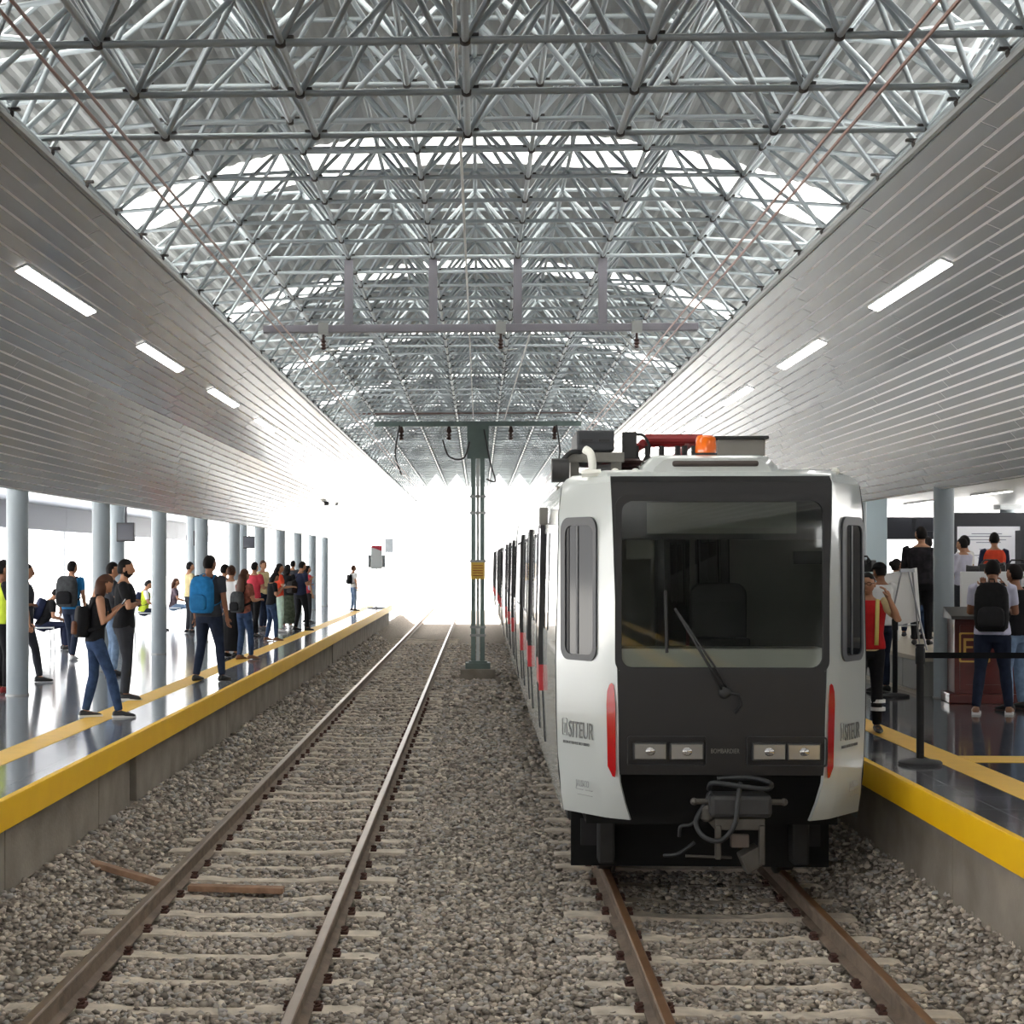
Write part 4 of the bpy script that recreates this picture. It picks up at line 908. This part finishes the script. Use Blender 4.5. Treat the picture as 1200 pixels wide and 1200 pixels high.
# ---------------------------------------------------------------- light rail train
TW = mat('train_white', rgb(188, 193, 191), .22, noise=.02, nscale=1.5, coat=.5); MASK = mat('mask_charcoal', rgb(26, 25, 26), .4, noise=.06, nscale=3)
RUB = mat('rubber_black', (.014, .014, .015), .55); UNDER = mat('underframe_black', (.02, .02, .02), .75, noise=.2, nscale=9); FRM = mat('window_frame_grey', rgb(50, 52, 56), .45)
GLS = glass_mat('windscreen_glass', (.80, .82, .80)); SGL = mat('side_glass_dark', rgb(30, 33, 38), .04, spec=.8); SGL2 = mat('cab_glass_grey', rgb(28, 30, 34), .08, spec=.2)
TRED = mat('train_red', rgb(176, 28, 34), .35); TAIL = mat('tail_lens_red', rgb(170, 14, 18), .15, coat=.6); LENS = mat('lamp_lens', (.40, .40, .39), .15, metal=.7); LENS2 = mat('lamp_glass', (.42, .42, .42), .1, metal=.8)
TG = mat('train_steel_grey', rgb(116, 114, 108), .5, noise=.12, nscale=8); MAR = mat('pantograph_red', rgb(150, 40, 42), .45, noise=.1); AMB = mat('amber_lens', rgb(238, 110, 20), .2, coat=.5)
CABIN = mat('cab_grey', rgb(120, 120, 112), .7); CABL = mat('cab_light_grey', rgb(238, 238, 230), .6); CABD = mat('cab_dark', rgb(40, 40, 40), .7)
TX, TY = 1.86, 12.5
tr = empty('train', (TX, TY, 0), 0, 'white and black light rail train with a red pantograph standing at the right platform', 'train')
V = lambda v: v + EYE
# --- cab end: white facets and pillars
ROWS = [(.69, .20, 1.10, .86, .80), (.66, .10, 1.155, .895, .845), (.61, .03, 1.19, .905, .847), (.40, .0, 1.215, .91, .838), (-.3, -.01, 1.23, .91, .815), (-.8, -.015, 1.24, .905, .80), (-1.25, 0, 1.235, .90, .788), (-1.55, .012, 1.225, .90, .785), (-1.70, .03, 1.21, .895, .775), (-1.86, .06, 1.20, .885, .735), (-2.0, .10, 1.18, .85, .69)]
SEAM = .62
def outline(row, sd):
    v, dy, hw, rx, mx = row
    pts = [(hw, SEAM), (hw - .02 , SEAM - .035)]
    a, b, c = Vector((hw - .02, SEAM - .035)), Vector((rx, .115)), Vector((mx, .0))
    pts += [a.lerp(b, .5)[:]]
    for t in range(5):   # rounded ridge
        u = t / 4; p0 = a.lerp(b, .9); p2 = b.lerp(c, .55)
        p = p0 * (1 - u) ** 2 + b * 2 * u * (1 - u) + p2 * u * u; pts.append(p[:])
    pts.append(c[:]); pts.append((mx - .012, .035))
    return [Vector((sd * x, y + dy * (1 - y / SEAM), V(v))) for x, y in pts]
for sd in (-1, 1):
    mb = MB(); rows = [outline(r, sd) for r in ROWS]
    mb.loft(rows, False, 0, False); mb.build('cab_pillar', TW, tr, auto=28)
# roof of the cab: strip from the front band back to the seam
mb = MB(); rr = []
for y, inset, z in ((.10, 0, .655), (.16, .0, .70), (.24, .03, .725), (.62, .03, .745)):
    half = [(-1.155, .66), (-1.10, .69), (-.86, z - .01), (0, z), (.86, z - .01), (1.10, .69), (1.155, .66)]
    rr.append([Vector((x, max(y, SEAM * max(0, (abs(x) - .86)) / .30 + .2 if abs(x) > .86 else y), V(zz))) for x, zz in half])
mb.loft(rr, False, 0, False); mb.build('cab_roof', TW, tr, auto=35)
# --- black mask round the windscreen
wx, wt, wb_ = .785, .475, -.84
mb = MB()
def mpt(u, v):
    for a, b in zip(ROWS, ROWS[1:]):
        if a[0] >= v >= b[0]:
            t = (a[0] - v) / (a[0] - b[0]); return a[4] + (b[4] - a[4]) * t, a[1] + (b[1] - a[1]) * t
    return ROWS[-1][4], ROWS[-1][1]
def mrow(v, xs, back=0):
    m, dy = mpt(0, v); return [Vector((x if abs(x) < 5 else math.copysign(m - .004, x), dy + .006 + back, V(v))) for x in xs]
for a, b in ((.66, .61), (.61, wt)): mb.loft([mrow(a, (-9, -.4, 0, .4, 9)), mrow(b, (-9, -.4, 0, .4, 9))], False, 0, False)
vv = [wt, .3, 0, -.4, wb_]
for sd in (-1, 1): mb.loft([mrow(v, (sd * 9, sd * wx)) for v in vv], False, 0, False)
low = [wb_, -1.1, -1.3, -1.5, -1.64]
mb.loft([mrow(v, (-9, -wx, 0, wx, 9)) for v in low], False, 0, False)
e = mrow(-1.64, (-9, -wx, 0, wx, 9)); mb.loft([e, [p + Vector((0, .35, .04)) for p in e]], False, 0, False)
mb.build('front_mask', MASK, tr, auto=30)
WF = empty('windscreen', (0, 0, 0)); WF.parent = tr
mb = MB(); ring_frame(mb, rrect(1.63, 1.375, .1, 6, 0, (wt + wb_) / 2 + .008), rrect(1.53, 1.275, .085, 6, 0, (wt + wb_) / 2 + .008), -.018, .02, M=Matrix(((1, 0, 0, 0), (0, 0, 1, 0), (0, 1, 0, EYE), (0, 0, 0, 1)))); mb.build('seal', RUB, WF, auto=30)
mb = MB(); mb.prism(rrect(1.54, 1.285, .085, 6, 0, (wt + wb_) / 2 + .008), -.004, .004, M=Matrix(((1, 0, 0, 0), (0, 0, 1, 0), (0, 1, 0, EYE), (0, 0, 0, 1)))); mb.build('glass', GLS, WF)
# wiper
mb = MB(); mb.tube([(0, -.035, V(-.99)), (-.10, -.04, V(-.80)), (-.36, -.03, V(-.36))], .011, 6); mb.build('wiper_arm', RUB, tr, smooth=True); mb = MB(); mb.tube([(.03, -.035, V(-.97)), (-.06, -.04, V(-.80)), (-.33, -.03, V(-.40))], .008, 6); mb.build('wiper_link', RUB, tr, smooth=True)
mb = MB(); mb.tube([(-.43, -.022, V(-.22)), (-.42, -.022, V(-.70))], .012, 6); mb.build('wiper_blade', RUB, tr)
mb = MB(); mb.ball((.02, -.02, V(-1.0)), (.05, .035, .05), 12, 8); mb.tube([(.03, -.03, V(-1.0)), (.13, -.025, V(-1.02)), (.15, -.02, V(-1.1)), (.1, -.01, V(-1.16))], .012, 6); mb.build('wiper_pivot', RUB, tr, smooth=True)
# --- inside of the cab
MB().box(-.82, .82, .05, .09, V(.17), V(.5)).build('display_surround', RUB, tr)
MB().box(-.565, .575, .038, .05, V(.215), V(.455)).build('destination_display', mat('display_blank', rgb(118, 120, 112), .4), tr)
MB().box(-.80, .80, .03, .42, V(-.84), V(-.67)).box(-.80, .80, .035, .05, V(-.72), V(-.675)).build('dashboard', CABL, tr, bevel=.015)
MB().box(-1.15, 1.15, .62, 1.75, V(-.95), V(-.84)).box(-.78, .78, .03, .62, V(-.95), V(-.84)).build('cab_floor', CABD, tr)
mb = MB(); mb.box(-1.18, -.36, 1.7, 1.74, V(-.9), V(.66)); mb.box(.36, 1.18, 1.7, 1.74, V(-.9), V(.66)); mb.box(-.36, .36, 1.7, 1.74, V(.3), V(.66)); mb.build('cab_bulkhead', CABIN, tr)
MB().box(-.36, -.33, 1.69, 1.75, V(-.9), V(.3)).box(.33, .36, 1.69, 1.75, V(-.9), V(.3)).box(-.02, .02, 1.69, 1.75, V(-.9), V(.3)).build('bulkhead_door', TG, tr)
MB().box(-1.1, 1.1, .62, 1.75, V(.56), V(.60)).box(-.8, .8, .1, .62, V(.56), V(.60)).build('cab_ceiling', CABIN, tr)
mb = MB(); mb.prism(rrect(.46, .55, .1, 4, .12, -.45), .95, 1.07, M=Matrix(((1, 0, 0, 0), (0, 0, 1, 0), (0, 1, 0, EYE), (0, 0, 0, 1)))); mb.box(-.1, .34, .7, 1.0, V(-.84), V(-.62)); mb.build('driver_seat', CABD, tr, bevel=.02)
MB().box(.56, .78, .06, .09, V(-.02), V(.08)).build('mirror_screen', RUB, tr)
MB().box(-.72, -.5, .12, .16, V(.02), V(.28)).build('cab_console', CABIN, tr)
# --- tail lamps, head lamps
for sd in (-1, 1):
    mb = MB()
    P0 = [(.862, -.965), (.80, -.945), (.80, -1.0), (.795, -1.58), (.80, -1.665), (.815, -1.665), (.858, -1.58), (.868, -1.0)]
    P0 = [(.855, -.95), (.838, -.935), (.822, -.95), (.812, -1.1), (.806, -1.6), (.812, -1.66), (.83, -1.655), (.865, -1.58), (.875, -1.1), (.87, -1.0)]
    f = lambda u: .105 * max(0., (u - .80)) / .10 
    r0 = [Vector((sd * u, f(u) - .012 + .02 * (v < -1.55), V(v))) for u, v in P0]; mb.loft([r0, [p + Vector((0, .06, 0)) for p in r0]]); mb.build('tail_lamp', TAIL, tr, auto=40)
for xa_ in (-.665, -.385, .24, .505):
    hl = empty('head_lamp', (0, 0, 0)); hl.parent = tr
    MB().box(xa_ - .012, xa_ + .25, -.018, .02, V(-1.525), V(-1.385)).build('bezel', RUB, hl, bevel=.008)
    MB().box(xa_, xa_ + .238, -.024, -.016, V(-1.513), V(-1.40)).build('lens', LENS, hl, bevel=.004)
    MB().ball((xa_ + .119, -.02, V(-1.455)), (.04, .014, .034), 12, 8).build('bulb', LENS2, hl, smooth=True)
for x0_, x1_ in ((-.72, -.115), (.19, .80)):
    mb = MB(); ring_frame(mb, rrect(x1_ - x0_, .23, .02, 2, (x0_ + x1_) / 2, -1.455), rrect(x1_ - x0_ - .02, .21, .018, 2, (x0_ + x1_) / 2, -1.455), -.012, .02, M=Matrix(((1, 0, 0, 0), (0, 0, 1, 0), (0, 1, 0, EYE), (0, 0, 0, 1)))); mb.build('lamp_panel_frame', MASK, tr)
text_mesh('BOMBARDIER', .05, Matrix.Translation((-.085, -.009, V(-1.468))) @ Matrix.Rotation(PI / 2, 4, 'X'), 'maker_plate', TG, tr, sx=.72)
# --- cab side windows and lettering on the facets
INK = mat('lettering_grey', rgb(96, 98, 98), .5); INKL = mat('lettering_light_grey', rgb(150, 152, 152), .5)
for sd in (-1, 1):
    a = Vector((sd * 1.215, SEAM - .035, 0)); b = Vector((sd * .905, .115, 0)); ex = (b - a); Lf = ex.length; ex.normalize()
    nrm = Vector((-ex.y, ex.x, 0)) * (-1 if sd < 0 else 1)
    if nrm.y > 0: nrm = -nrm
    if sd < 0: M = Matrix(((ex.x, 0, nrm.x, a.x), (ex.y, 0, nrm.y, a.y), (0, 1, 0, EYE), (0, 0, 0, 1)))
    else: M = Matrix(((-ex.x, 0, nrm.x, b.x), (-ex.y, 0, nrm.y, b.y), (0, 1, 0, EYE), (0, 0, 0, 1)))
    cxm = Lf * (.50 if sd < 0 else .50); ww = Lf * .82
    sw = empty('cab_side_window', (0, 0, 0)); sw.parent = tr
    mb = MB(); ring_frame(mb, rrect(ww, 1.13, .10, 6, cxm, -.215), rrect(ww - .10, 1.02, .075, 6, cxm + .01, -.225), -.03, .022, M=M); mb.build('frame', FRM, sw, auto=30)
    mb = MB(); mb.prism(rrect(ww - .08, 1.04, .075, 6, cxm + .01, -.225), -.02, .012, M=M); mb.build('pane', SGL2 if sd < 0 else SGL, sw)
    mb = MB(); mb.box(cxm - .03, cxm - .005, -.73, .28, .0, .018, 0, M); mb.build('divider', FRM, sw)
    mb = MB(); mb.box(cxm - ww * .34, cxm - ww * .27, -.73, .28, .0, .016, 0, M); mb.build('slide_rail', RUB, sw)
    tx = Lf * .24
    TM = lambda x, v: M @ Matrix.Translation((x, v, .0062))
    text_mesh('SITEUR', .185, TM(tx, -1.395), 'operator_name', INK, tr, sx=.56)
    text_mesh('SISTEMA DE TREN ELECTRICO URBANO', .032, TM(tx - .07, -1.45), 'operator_subtitle', INK, tr, sx=.60)
    mb = MB(); ring_frame(mb, rrect(.065, .14, .012, 3, tx - .052, -1.32), rrect(.055, .128, .01, 3, tx - .052, -1.32), .002, .0075, M=M); mb.box(tx - .068, tx - .037, -1.30, -1.29, .002, .0075, 0, M); mb.box(tx - .056, tx - .048, -1.37, -1.29, .002, .0075, 0, M); mb.build('operator_logo', INKL, tr)
    text_mesh('JALISCO', .075, TM(tx + .10, -1.775), 'state_name', INKL, tr, sx=.62)
    mb = MB(); mb.box(tx + .10, tx + .19, -1.80, -1.795, .002, .0075, 0, M); mb.box(tx + .22, tx + .31, -1.80, -1.795, .002, .0075, 0, M); mb.box(tx + .12, tx + .31, -1.84, -1.836, .002, .0075, 0, M); mb.build('state_underline', INKL, tr)
# --- car bodies
BP = [(1.17, -2.06), (1.215, -1.70), (1.235, -1.25), (1.24, -.8), (1.23, -.3), (1.215, .40), (1.19, .60), (1.14, .67), (1.02, .715), (.6, .74)]
def car(y0, y1, name):
    c = empty(name, (0, 0, 0)); c.parent = tr
    loop = [(-x, v) for x, v in BP] + [(x, v) for x, v in BP[::-1]]
    mb = MB(); mb.loft([[Vector((x, y, V(v))) for x, v in loop] for y in (y0, y1)], False, 0, False)
    mb.add([Vector((x, y1, V(v))) for x, v in loop], [tuple(range(len(loop)))]); mb.build('body_shell', TW, c, auto=30)
    MB().box(-1.1, 1.1, y0 + .8, y1, V(-2.2), V(-2.02)).build('underframe', UNDER, c)
    for sd in (-1, 1):
        mb = MB(); slab(mb, sd, y0 - .006, y0 + .006, -2.0, .66, .003); mb.build('panel_seam', RUB, c)
    return c
def side_x(v):
    for (x0, v0), (x1, v1) in zip(BP, BP[1:]):
        if v0 <= v <= v1: return x0 + (x1 - x0) * (v - v0) / (v1 - v0)
    return 1.2
def slab(mb, sd, ya, yb, va, vb, dep, mi=0):
    vs = sorted({va, vb, *[q[1] for q in BP if va < q[1] < vb]})
    rows = [[Vector((sd * (side_x(v) + dep), ya, V(v))), Vector((sd * (side_x(v) + dep), yb, V(v))), Vector((sd * (side_x(v) - .02), yb, V(v))), Vector((sd * (side_x(v) - .02), ya, V(v)))] for v in vs]
    mb.loft(rows, True, mi)
def side_kit(c, y0, y1):
    y = y0 + 1.55
    for sd in (-1, 1):
        y = y0 + 2.7
        while y + 3 < y1:
            d = empty('door', (0, 0, 0)); d.parent = tr
            for h in (0, 1):
                ya = y + h * .66; mb = MB()
                slab(mb, sd, ya, ya + .63, -1.0, .34, .012); mb.build('door_glass', SGL, d)
                mb = MB(); slab(mb, sd, ya, ya + .63, -1.25, -1.0, .014); mb.build('door_red_panel', TRED, d, label='red lower door panel')
                mb = MB(); slab(mb, sd, ya, ya + .03, -1.0, .34, .016); slab(mb, sd, ya + .60, ya + .63, -1.0, .34, .016); mb.build('door_edge', RUB, d)
            mb = MB(); slab(mb, sd, y - .06, y - .012, -1.0, .38, .042); mb.build('door_pillar', RUB, d); mb = MB(); slab(mb, sd, y - .06, y - .012, -1.25, -1.0, .042); mb.build('door_pillar_red', TRED, d)
            mb = MB(); slab(mb, sd, y - .04, y - .01, -1.75, .38, .012); mb.build('door_jamb', RUB, d); mb = MB(); slab(mb, sd, y + 1.30, y + 1.33, -1.75, .38, .012); mb.build('door_jamb', RUB, d); mb = MB(); slab(mb, sd, y - .04, y + 1.33, .35, .38, .012); mb.build('door_header', RUB, d)
            w = empty('saloon_window', (0, 0, 0)); w.parent = tr
            mb = MB(); slab(mb, sd, y + 1.62, y + 3.2, -.62, .26, .010); mb.build('pane', SGL, w)
            
            for p0, p1 in ((1.58, 1.64), (2.39, 2.43), (3.18, 3.24)): mb = MB(); slab(mb, sd, y + p0, y + p1, -.66, .30, .015); mb.build('mullion', FRM, w)
            y += 3.55
        w = empty('saloon_window', (0, 0, 0)); w.parent = tr
        mb = MB(); slab(mb, sd, y0 + 1.55, y0 + 2.45, -.62, .26, .010); mb.build('pane', SGL, w)
c1 = car(SEAM, 14.6, 'leading_car'); side_kit(c1, SEAM, 14.6)
c2 = car(15.3, 29.6, 'second_car'); side_kit(c2, 15.3 - 1.5, 29.6)
c3 = car(31.0, 45.0, 'third_car'); side_kit(c3, 31 - 1.5, 45.0)
c4 = car(45.7, 60.0, 'fourth_car'); side_kit(c4, 45.7 - 1.5, 60)
for y in (14.6, 45.0):
    mb = MB()
    for k in range(8): mb.box(-1.12 + .03 * (k % 2), 1.12 - .03 * (k % 2), y + k * .0875, y + (k + 1) * .0875, V(-1.95), V(.62))
    mb.build('bellows', RUB, tr)
# --- running gear
for y in (2.6, 13.5, 27, 33.5, 44.5, 57.5):
    bo = empty('bogie', (0, y, 0)); bo.parent = tr
    MB().box(-.84, .84, -1.25, 1.25, .30, .52).build('bolster', UNDER, bo)
    for sd in (-1, 1): MB().box(*sorted((sd * .85, sd * 1.0)), -1.4, 1.4, .28, .5).build('side_frame', UNDER, bo)
    for dy in (-.95, .95):
        for sd in (-1, 1):
            mb = MB(); R = .33
            mb.loft([[Vector((sd * x, dy + r * math.cos(2 * PI * k / 28), .335 + r * math.sin(2 * PI * k / 28))) for k in range(28)] for x, r in ((.69, .36), (.715, .36), (.72, .335), (.83, .33), (.83, .25), (.80, .22))]); mb.build('wheel', mat('wheel_steel', rgb(70, 64, 60), .55, metal=.3), bo, auto=40)
        mb = MB(); mb.tube([(-.8, dy, .335), (.8, dy, .335)], .07, 10); mb.build('axle', UNDER, bo)
MB().box(-1.0, 1.0, .55, 1.2, V(-2.1), V(-1.62)).build('front_void_shade', mat('underbody_shade_black', (.004, .004, .004), .9), tr)  # black box paints the deep shade under the cab front
for sd in (-1, 1): MB().box(sd * .8 - .07, sd * .8 + .07, 1.0, 1.2, .16, .62).build('guard_iron', UNDER, tr, bevel=.02)
MB().box(-1.08, 1.08, 1.25, 1.3, .10, .66).build('underbody_shade', mat('underbody_shade_black'), tr)  # black plate added to paint the shade beneath the train
# --- coupler
CG = mat('coupler_steel', rgb(78, 74, 68), .6, noise=.15, nscale=10)
CP = mat('coupler_grey', rgb(44, 44, 45), .55, noise=.15, nscale=14); HOSE = mat('hose_grey', rgb(38, 40, 42), .55)
cp = empty('coupler', (.12, -.02, 0)); cp.parent = tr
MB().box(-.235, .235, -.16, .10, V(-1.94), V(-1.765)).build('drum_box', CP, cp, bevel=.035)
mb = MB(); mb.tube([(-.33, -.05, V(-1.83)), (.33, -.05, V(-1.83))], .022, 8); mb.ball((-.34, -.05, V(-1.83)), .03, 8, 6); mb.ball((.34, -.05, V(-1.83)), .03, 8, 6); mb.build('cross_pin', CG, cp)
MB().box(-.19, .19, -.10, .3, V(-2.04), V(-1.95)).build('shank', CG, cp, bevel=.01)
for sx in (-1, 1): MB().box(sx * .165 - .022, sx * .165 + .022, -.12, -.06, V(-2.28 - .02 * sx), V(-2.0)).build('hanger', CG, cp, bevel=.008)
mb = MB(); mb.box(-.07, .07, -.11, -.05, V(-2.17), V(-2.07)); mb.build('latch_plate', mat('latch_pale', rgb(92, 82, 76), .6), cp, bevel=.01)
mb = MB(); mb.prism([(.0, -2.24), (.14, -2.16), (.18, -2.30), (.06, -2.38)], -.10, .1, M=Matrix(((1, 0, 0, 0), (0, 0, 1, 0), (0, 1, 0, EYE), (0, 0, 0, 1)))); mb.build('coupler_hook', CG, cp, bevel=.012)
mb = MB(); mb.tube([(-.4, -.02, V(-2.25)), (-.05, -.02, V(-2.26))], .012, 6); mb.build('release_rod', CG, cp)
def smooth_path(P_, n=8):
    P_ = [Vector(p) for p in P_]; Q_ = []
    for i in range(len(P_) - 1):
        a, b, c, d = P_[max(0, i - 1)], P_[i], P_[i + 1], P_[min(len(P_) - 1, i + 2)]
        for k in range(n):
            t = k / n; Q_.append(.5 * (2 * b + (c - a) * t + (2 * a - 5 * b + 4 * c - d) * t * t + (3 * b - a - 3 * c + d) * t ** 3))
    return Q_ + [P_[-1]]
for P_, r in (([(-.22, .0, V(-1.74)), (-.2, -.1, V(-1.68)), (0, -.14, V(-1.70)), (.2, -.12, V(-1.72)), (.24, -.02, V(-1.69)), (.1, .05, V(-1.66)), (-.15, .05, V(-1.67))], .02),
              ([(.0, -.1, V(-1.68)), (-.03, -.2, V(-1.8)), (-.06, -.22, V(-1.98)), (-.16, -.2, V(-2.1)), (-.28, -.15, V(-2.08)), (-.33, -.08, V(-1.98)), (-.26, -.05, V(-1.85)), (-.2, -.02, V(-1.76))], .019),
              ([(-.25, -.04, V(-1.9)), (-.36, -.06, V(-2.0)), (-.44, -.05, V(-2.02)), (-.45, -.03, V(-2.1))], .013),
              ([(-.55, .1, V(-2.27)), (-.45, .02, V(-2.24)), (-.33, .0, V(-2.15))], .014)):
    mb = MB(); mb.tube(smooth_path(P_), r, 8); mb.build('hose', HOSE, cp, smooth=True)
mb = MB(); mb.lathe((-.24, -.05, V(-1.98)), [(.03, 0), (.05, .02), (.05, .1), (.03, .12)], 12); mb.build('air_valve', CG, cp, auto=40)
# --- roof gear
R0 = V(.70)
mb = MB(); rr = []
for y, w, h in ((.16, .40, .10), (.22, .47, .12), (.30, .485, .135), (1.1, .485, .135), (1.3, .44, .06)):
    rr.append([Vector((-.05 + a, y, R0 + b)) for a, b in ((-w - .07, -.03), (-w - .04, h * .35), (-w + .03, h * .9), (-w + .1, h), (w - .1, h), (w - .03, h * .9), (w + .04, h * .35), (w + .07, -.03))])
mb.loft(rr, True); mb.build('roof_hood', TW, tr, auto=40)
MB().box(-.36, .31, .145, .20, R0 + .035, R0 + .085).build('hood_slot', mat('slot_dark', rgb(70, 62, 58), .6), tr, bevel=.02)
bc = empty('beacon', (-.045, .55, R0 + .135)); bc.parent = tr
MB().cyl((0, 0, 0), .09, .03, 20).build('base', CABD, bc, auto=40); mb = MB(); mb.lathe((0, 0, .03), [(.082, 0), (.085, .02), (.08, .12), (.065, .14), (.02, .145)], 20); mb.build('amber_lens', AMB, bc, auto=40)
rb = empty('roof_box', (.36, 1.6, R0)); rb.parent = tr
MB().box(-.20, .20, -.3, .5, .02, .335).build('case', mat('box_grey', rgb(128, 124, 118), .5, noise=.05), rb, bevel=.01); MB().box(-.225, .225, -.33, .53, .335, .36).build('lid', CABD, rb); mb = MB(); mb.tube(smooth_path([(.05, -.31, .13), (.15, -.36, .12), (.22, -.3, .02), (.26, -.2, .0)]), .02, 8); mb.build('cable', RUB, rb)
# resistor and gear on the left of the roof
gr = empty('resistor_box', (-.90, 1.25, R0)); gr.parent = tr
MB().box(-.15, .16, -.3, .5, .21, .385).build('case', mat('gear_black', rgb(48, 50, 54), .5), gr, bevel=.015)
mb = MB(); mb.box(-.11, -.02, -.31, -.295, .29, .31); mb.box(.03, .12, -.31, -.295, .29, .31); mb.build('grille', RUB, gr)
MB().box(-.24, .24, -.32, .5, .12, .2).box(.13, .22, -.3, .3, -.05, .2).box(-.2, -.13, -.3, .3, -.05, .2).build('stand', TG, gr)
mb = MB(); mb.tube(smooth_path([(-.09, -.4, .22), (-.045, -.43, .18), (-.03, -.43, .06), (-.06, -.4, -.02)]), .035, 8); mb.build('white_bracket', CABL, gr, smooth=True)
mb = MB(); mb.tube([(-.36, -.36, .05), (-.22, -.36, .05)], .1, 14); mb.build('motor', CP, gr, auto=40)
mb = MB(); mb.tube([(-.0, -.38, .03), (.12, -.38, .03)], .07, 14); mb.build('motor', CP, gr, auto=40)
mb = MB(); mb.tube(smooth_path([(-.3, -.3, .1), (-.2, -.34, .2), (-.1, -.3, .2)]), .02, 8); mb.build('cable', HOSE, gr)
iso = empty('insulator_post', (-.58, 1.35, R0)); iso.parent = tr
mb = MB(); mb.lathe((0, 0, -.02), [(.16, 0), (.2, .06), (.1, .09), (.16, .12), (.1, .14), (.14, .17), (.08, .19)], 18); mb.build('ribbed_base', INS, iso, auto=40)
MB().box(-.06, .06, -.03, .03, .17, .40).build('plate', CP, iso, bevel=.006); mb = MB(); mb.tube(smooth_path([(.04, 0, .38), (.12, 0, .37), (.17, 0, .28), (.16, 0, .18)]), .012, 6); mb.build('cable', HOSE, iso)
MB().box(-.83, -.66, 1.2, 1.4, R0 + .10, R0 + .20).build('red_connector', TRED, tr, bevel=.02)
pg = empty('pantograph', (-.2, 1.9, R0)); pg.parent = tr
for sx in (-.24, .18):
    mb = MB(); mb.tube([(sx - .0, -.3, .33), (sx, 1.2, .26)], .03, 8); mb.build('upper_arm', MAR, pg)
mb = MB(); mb.tube([(-.62, .5, .12), (-.26, -.25, .30), (-.16, -.3, .345)], .035, 8); mb.build('lower_arm', MAR, pg)
mb = MB(); mb.tube([(-.22, -.3, .36), (.27, -.3, .36)], .042, 10); mb.tube([(-.22, .0, .34), (.27, .0, .34)], .03, 8); mb.build('contact_strip', MAR, pg)
MB().box(-.5, .3, -.2, .9, .10, .16).build('base_frame', MAR, pg)
mb = MB()
for x in (-.30, -.2, -.08, .06, .12, .2): mb.tube([(x, -.3, .05), (x, -.3, .30)], .024, 8); mb.ball((x, -.3, .18), .04, 8, 6)
mb.build('spring', CP, pg)
for x in (-.46, .22):
    mb = MB(); mb.lathe((x, -.15, -.02), [(.04, 0), (.06, .03), (.04, .05), (.06, .08), (.04, .12)], 12); mb.build('insulator', INS, pg, auto=40)
mb = MB(); mb.tube([(-1.05, .3, R0 - .01), (-.9, .3, R0 - .0)], .03, 6)
for x in (-1.0, -.78, -.62, .72, .95): mb.ball((x, .4, R0 + .01), (.035, .05, .03), 8, 6)
mb.build('roof_bolts', CABL, tr)
for y in (5, 9, 20, 25, 35, 50): MB().box(-.8, .8, y, y + 2.4, R0, R0 + .26).build('roof_unit', TW, tr, bevel=.04)
# marker boards on the train's flank
mb = MB(); mb.box(-1.30, -1.22, 2.5, 2.6, V(.34), V(.50)); mb.build('side_lamp', TG, tr, bevel=.01)
# ---------------------------------------------------------------- light and camera
W = bpy.data.worlds.new('sky'); S.world = W; W.use_nodes = True
bg = W.node_tree.nodes['Background']; bg.inputs['Color'].default_value = (1, .99, .975, 1); bg.inputs['Strength'].default_value = 3.0
cam = bpy.data.cameras.new('camera'); co = bpy.data.objects.new('camera', cam); C.objects.link(co)
co.location = (0, 0, EYE); co.rotation_euler = (PI / 2, 0, PSI); cam.sensor_width = 36; cam.lens = 36 * F / 1200
cam.shift_x = (600 - PCX) / 1200; cam.shift_y = (PCY - 600) / 1200; cam.clip_end = 1000; cam.clip_start = .05
S.camera = co
S.view_settings.view_transform = 'Standard'; S.view_settings.look = 'None'; S.view_settings.gamma = 1; S.view_settings.exposure = .78
S.view_settings.use_curve_mapping = False
S.cycles.use_denoising = True; S.cycles.max_bounces = 8; S.cycles.diffuse_bounces = 4; S.cycles.glossy_bounces = 4; S.cycles.transparent_max_bounces = 12
S.cycles.sample_clamp_indirect = 8; S.cycles.caustics_reflective = False; S.cycles.caustics_refractive = False

sl = bpy.data.lights.new('sun', 'SUN'); sl.energy = 20; sl.angle = math.radians(2); sl.color = (1, .97, .92)
so = bpy.data.objects.new('sun', sl); C.objects.link(so); so.location = (0, 120, 60); so.rotation_euler = (-math.radians(32), 0, 0)
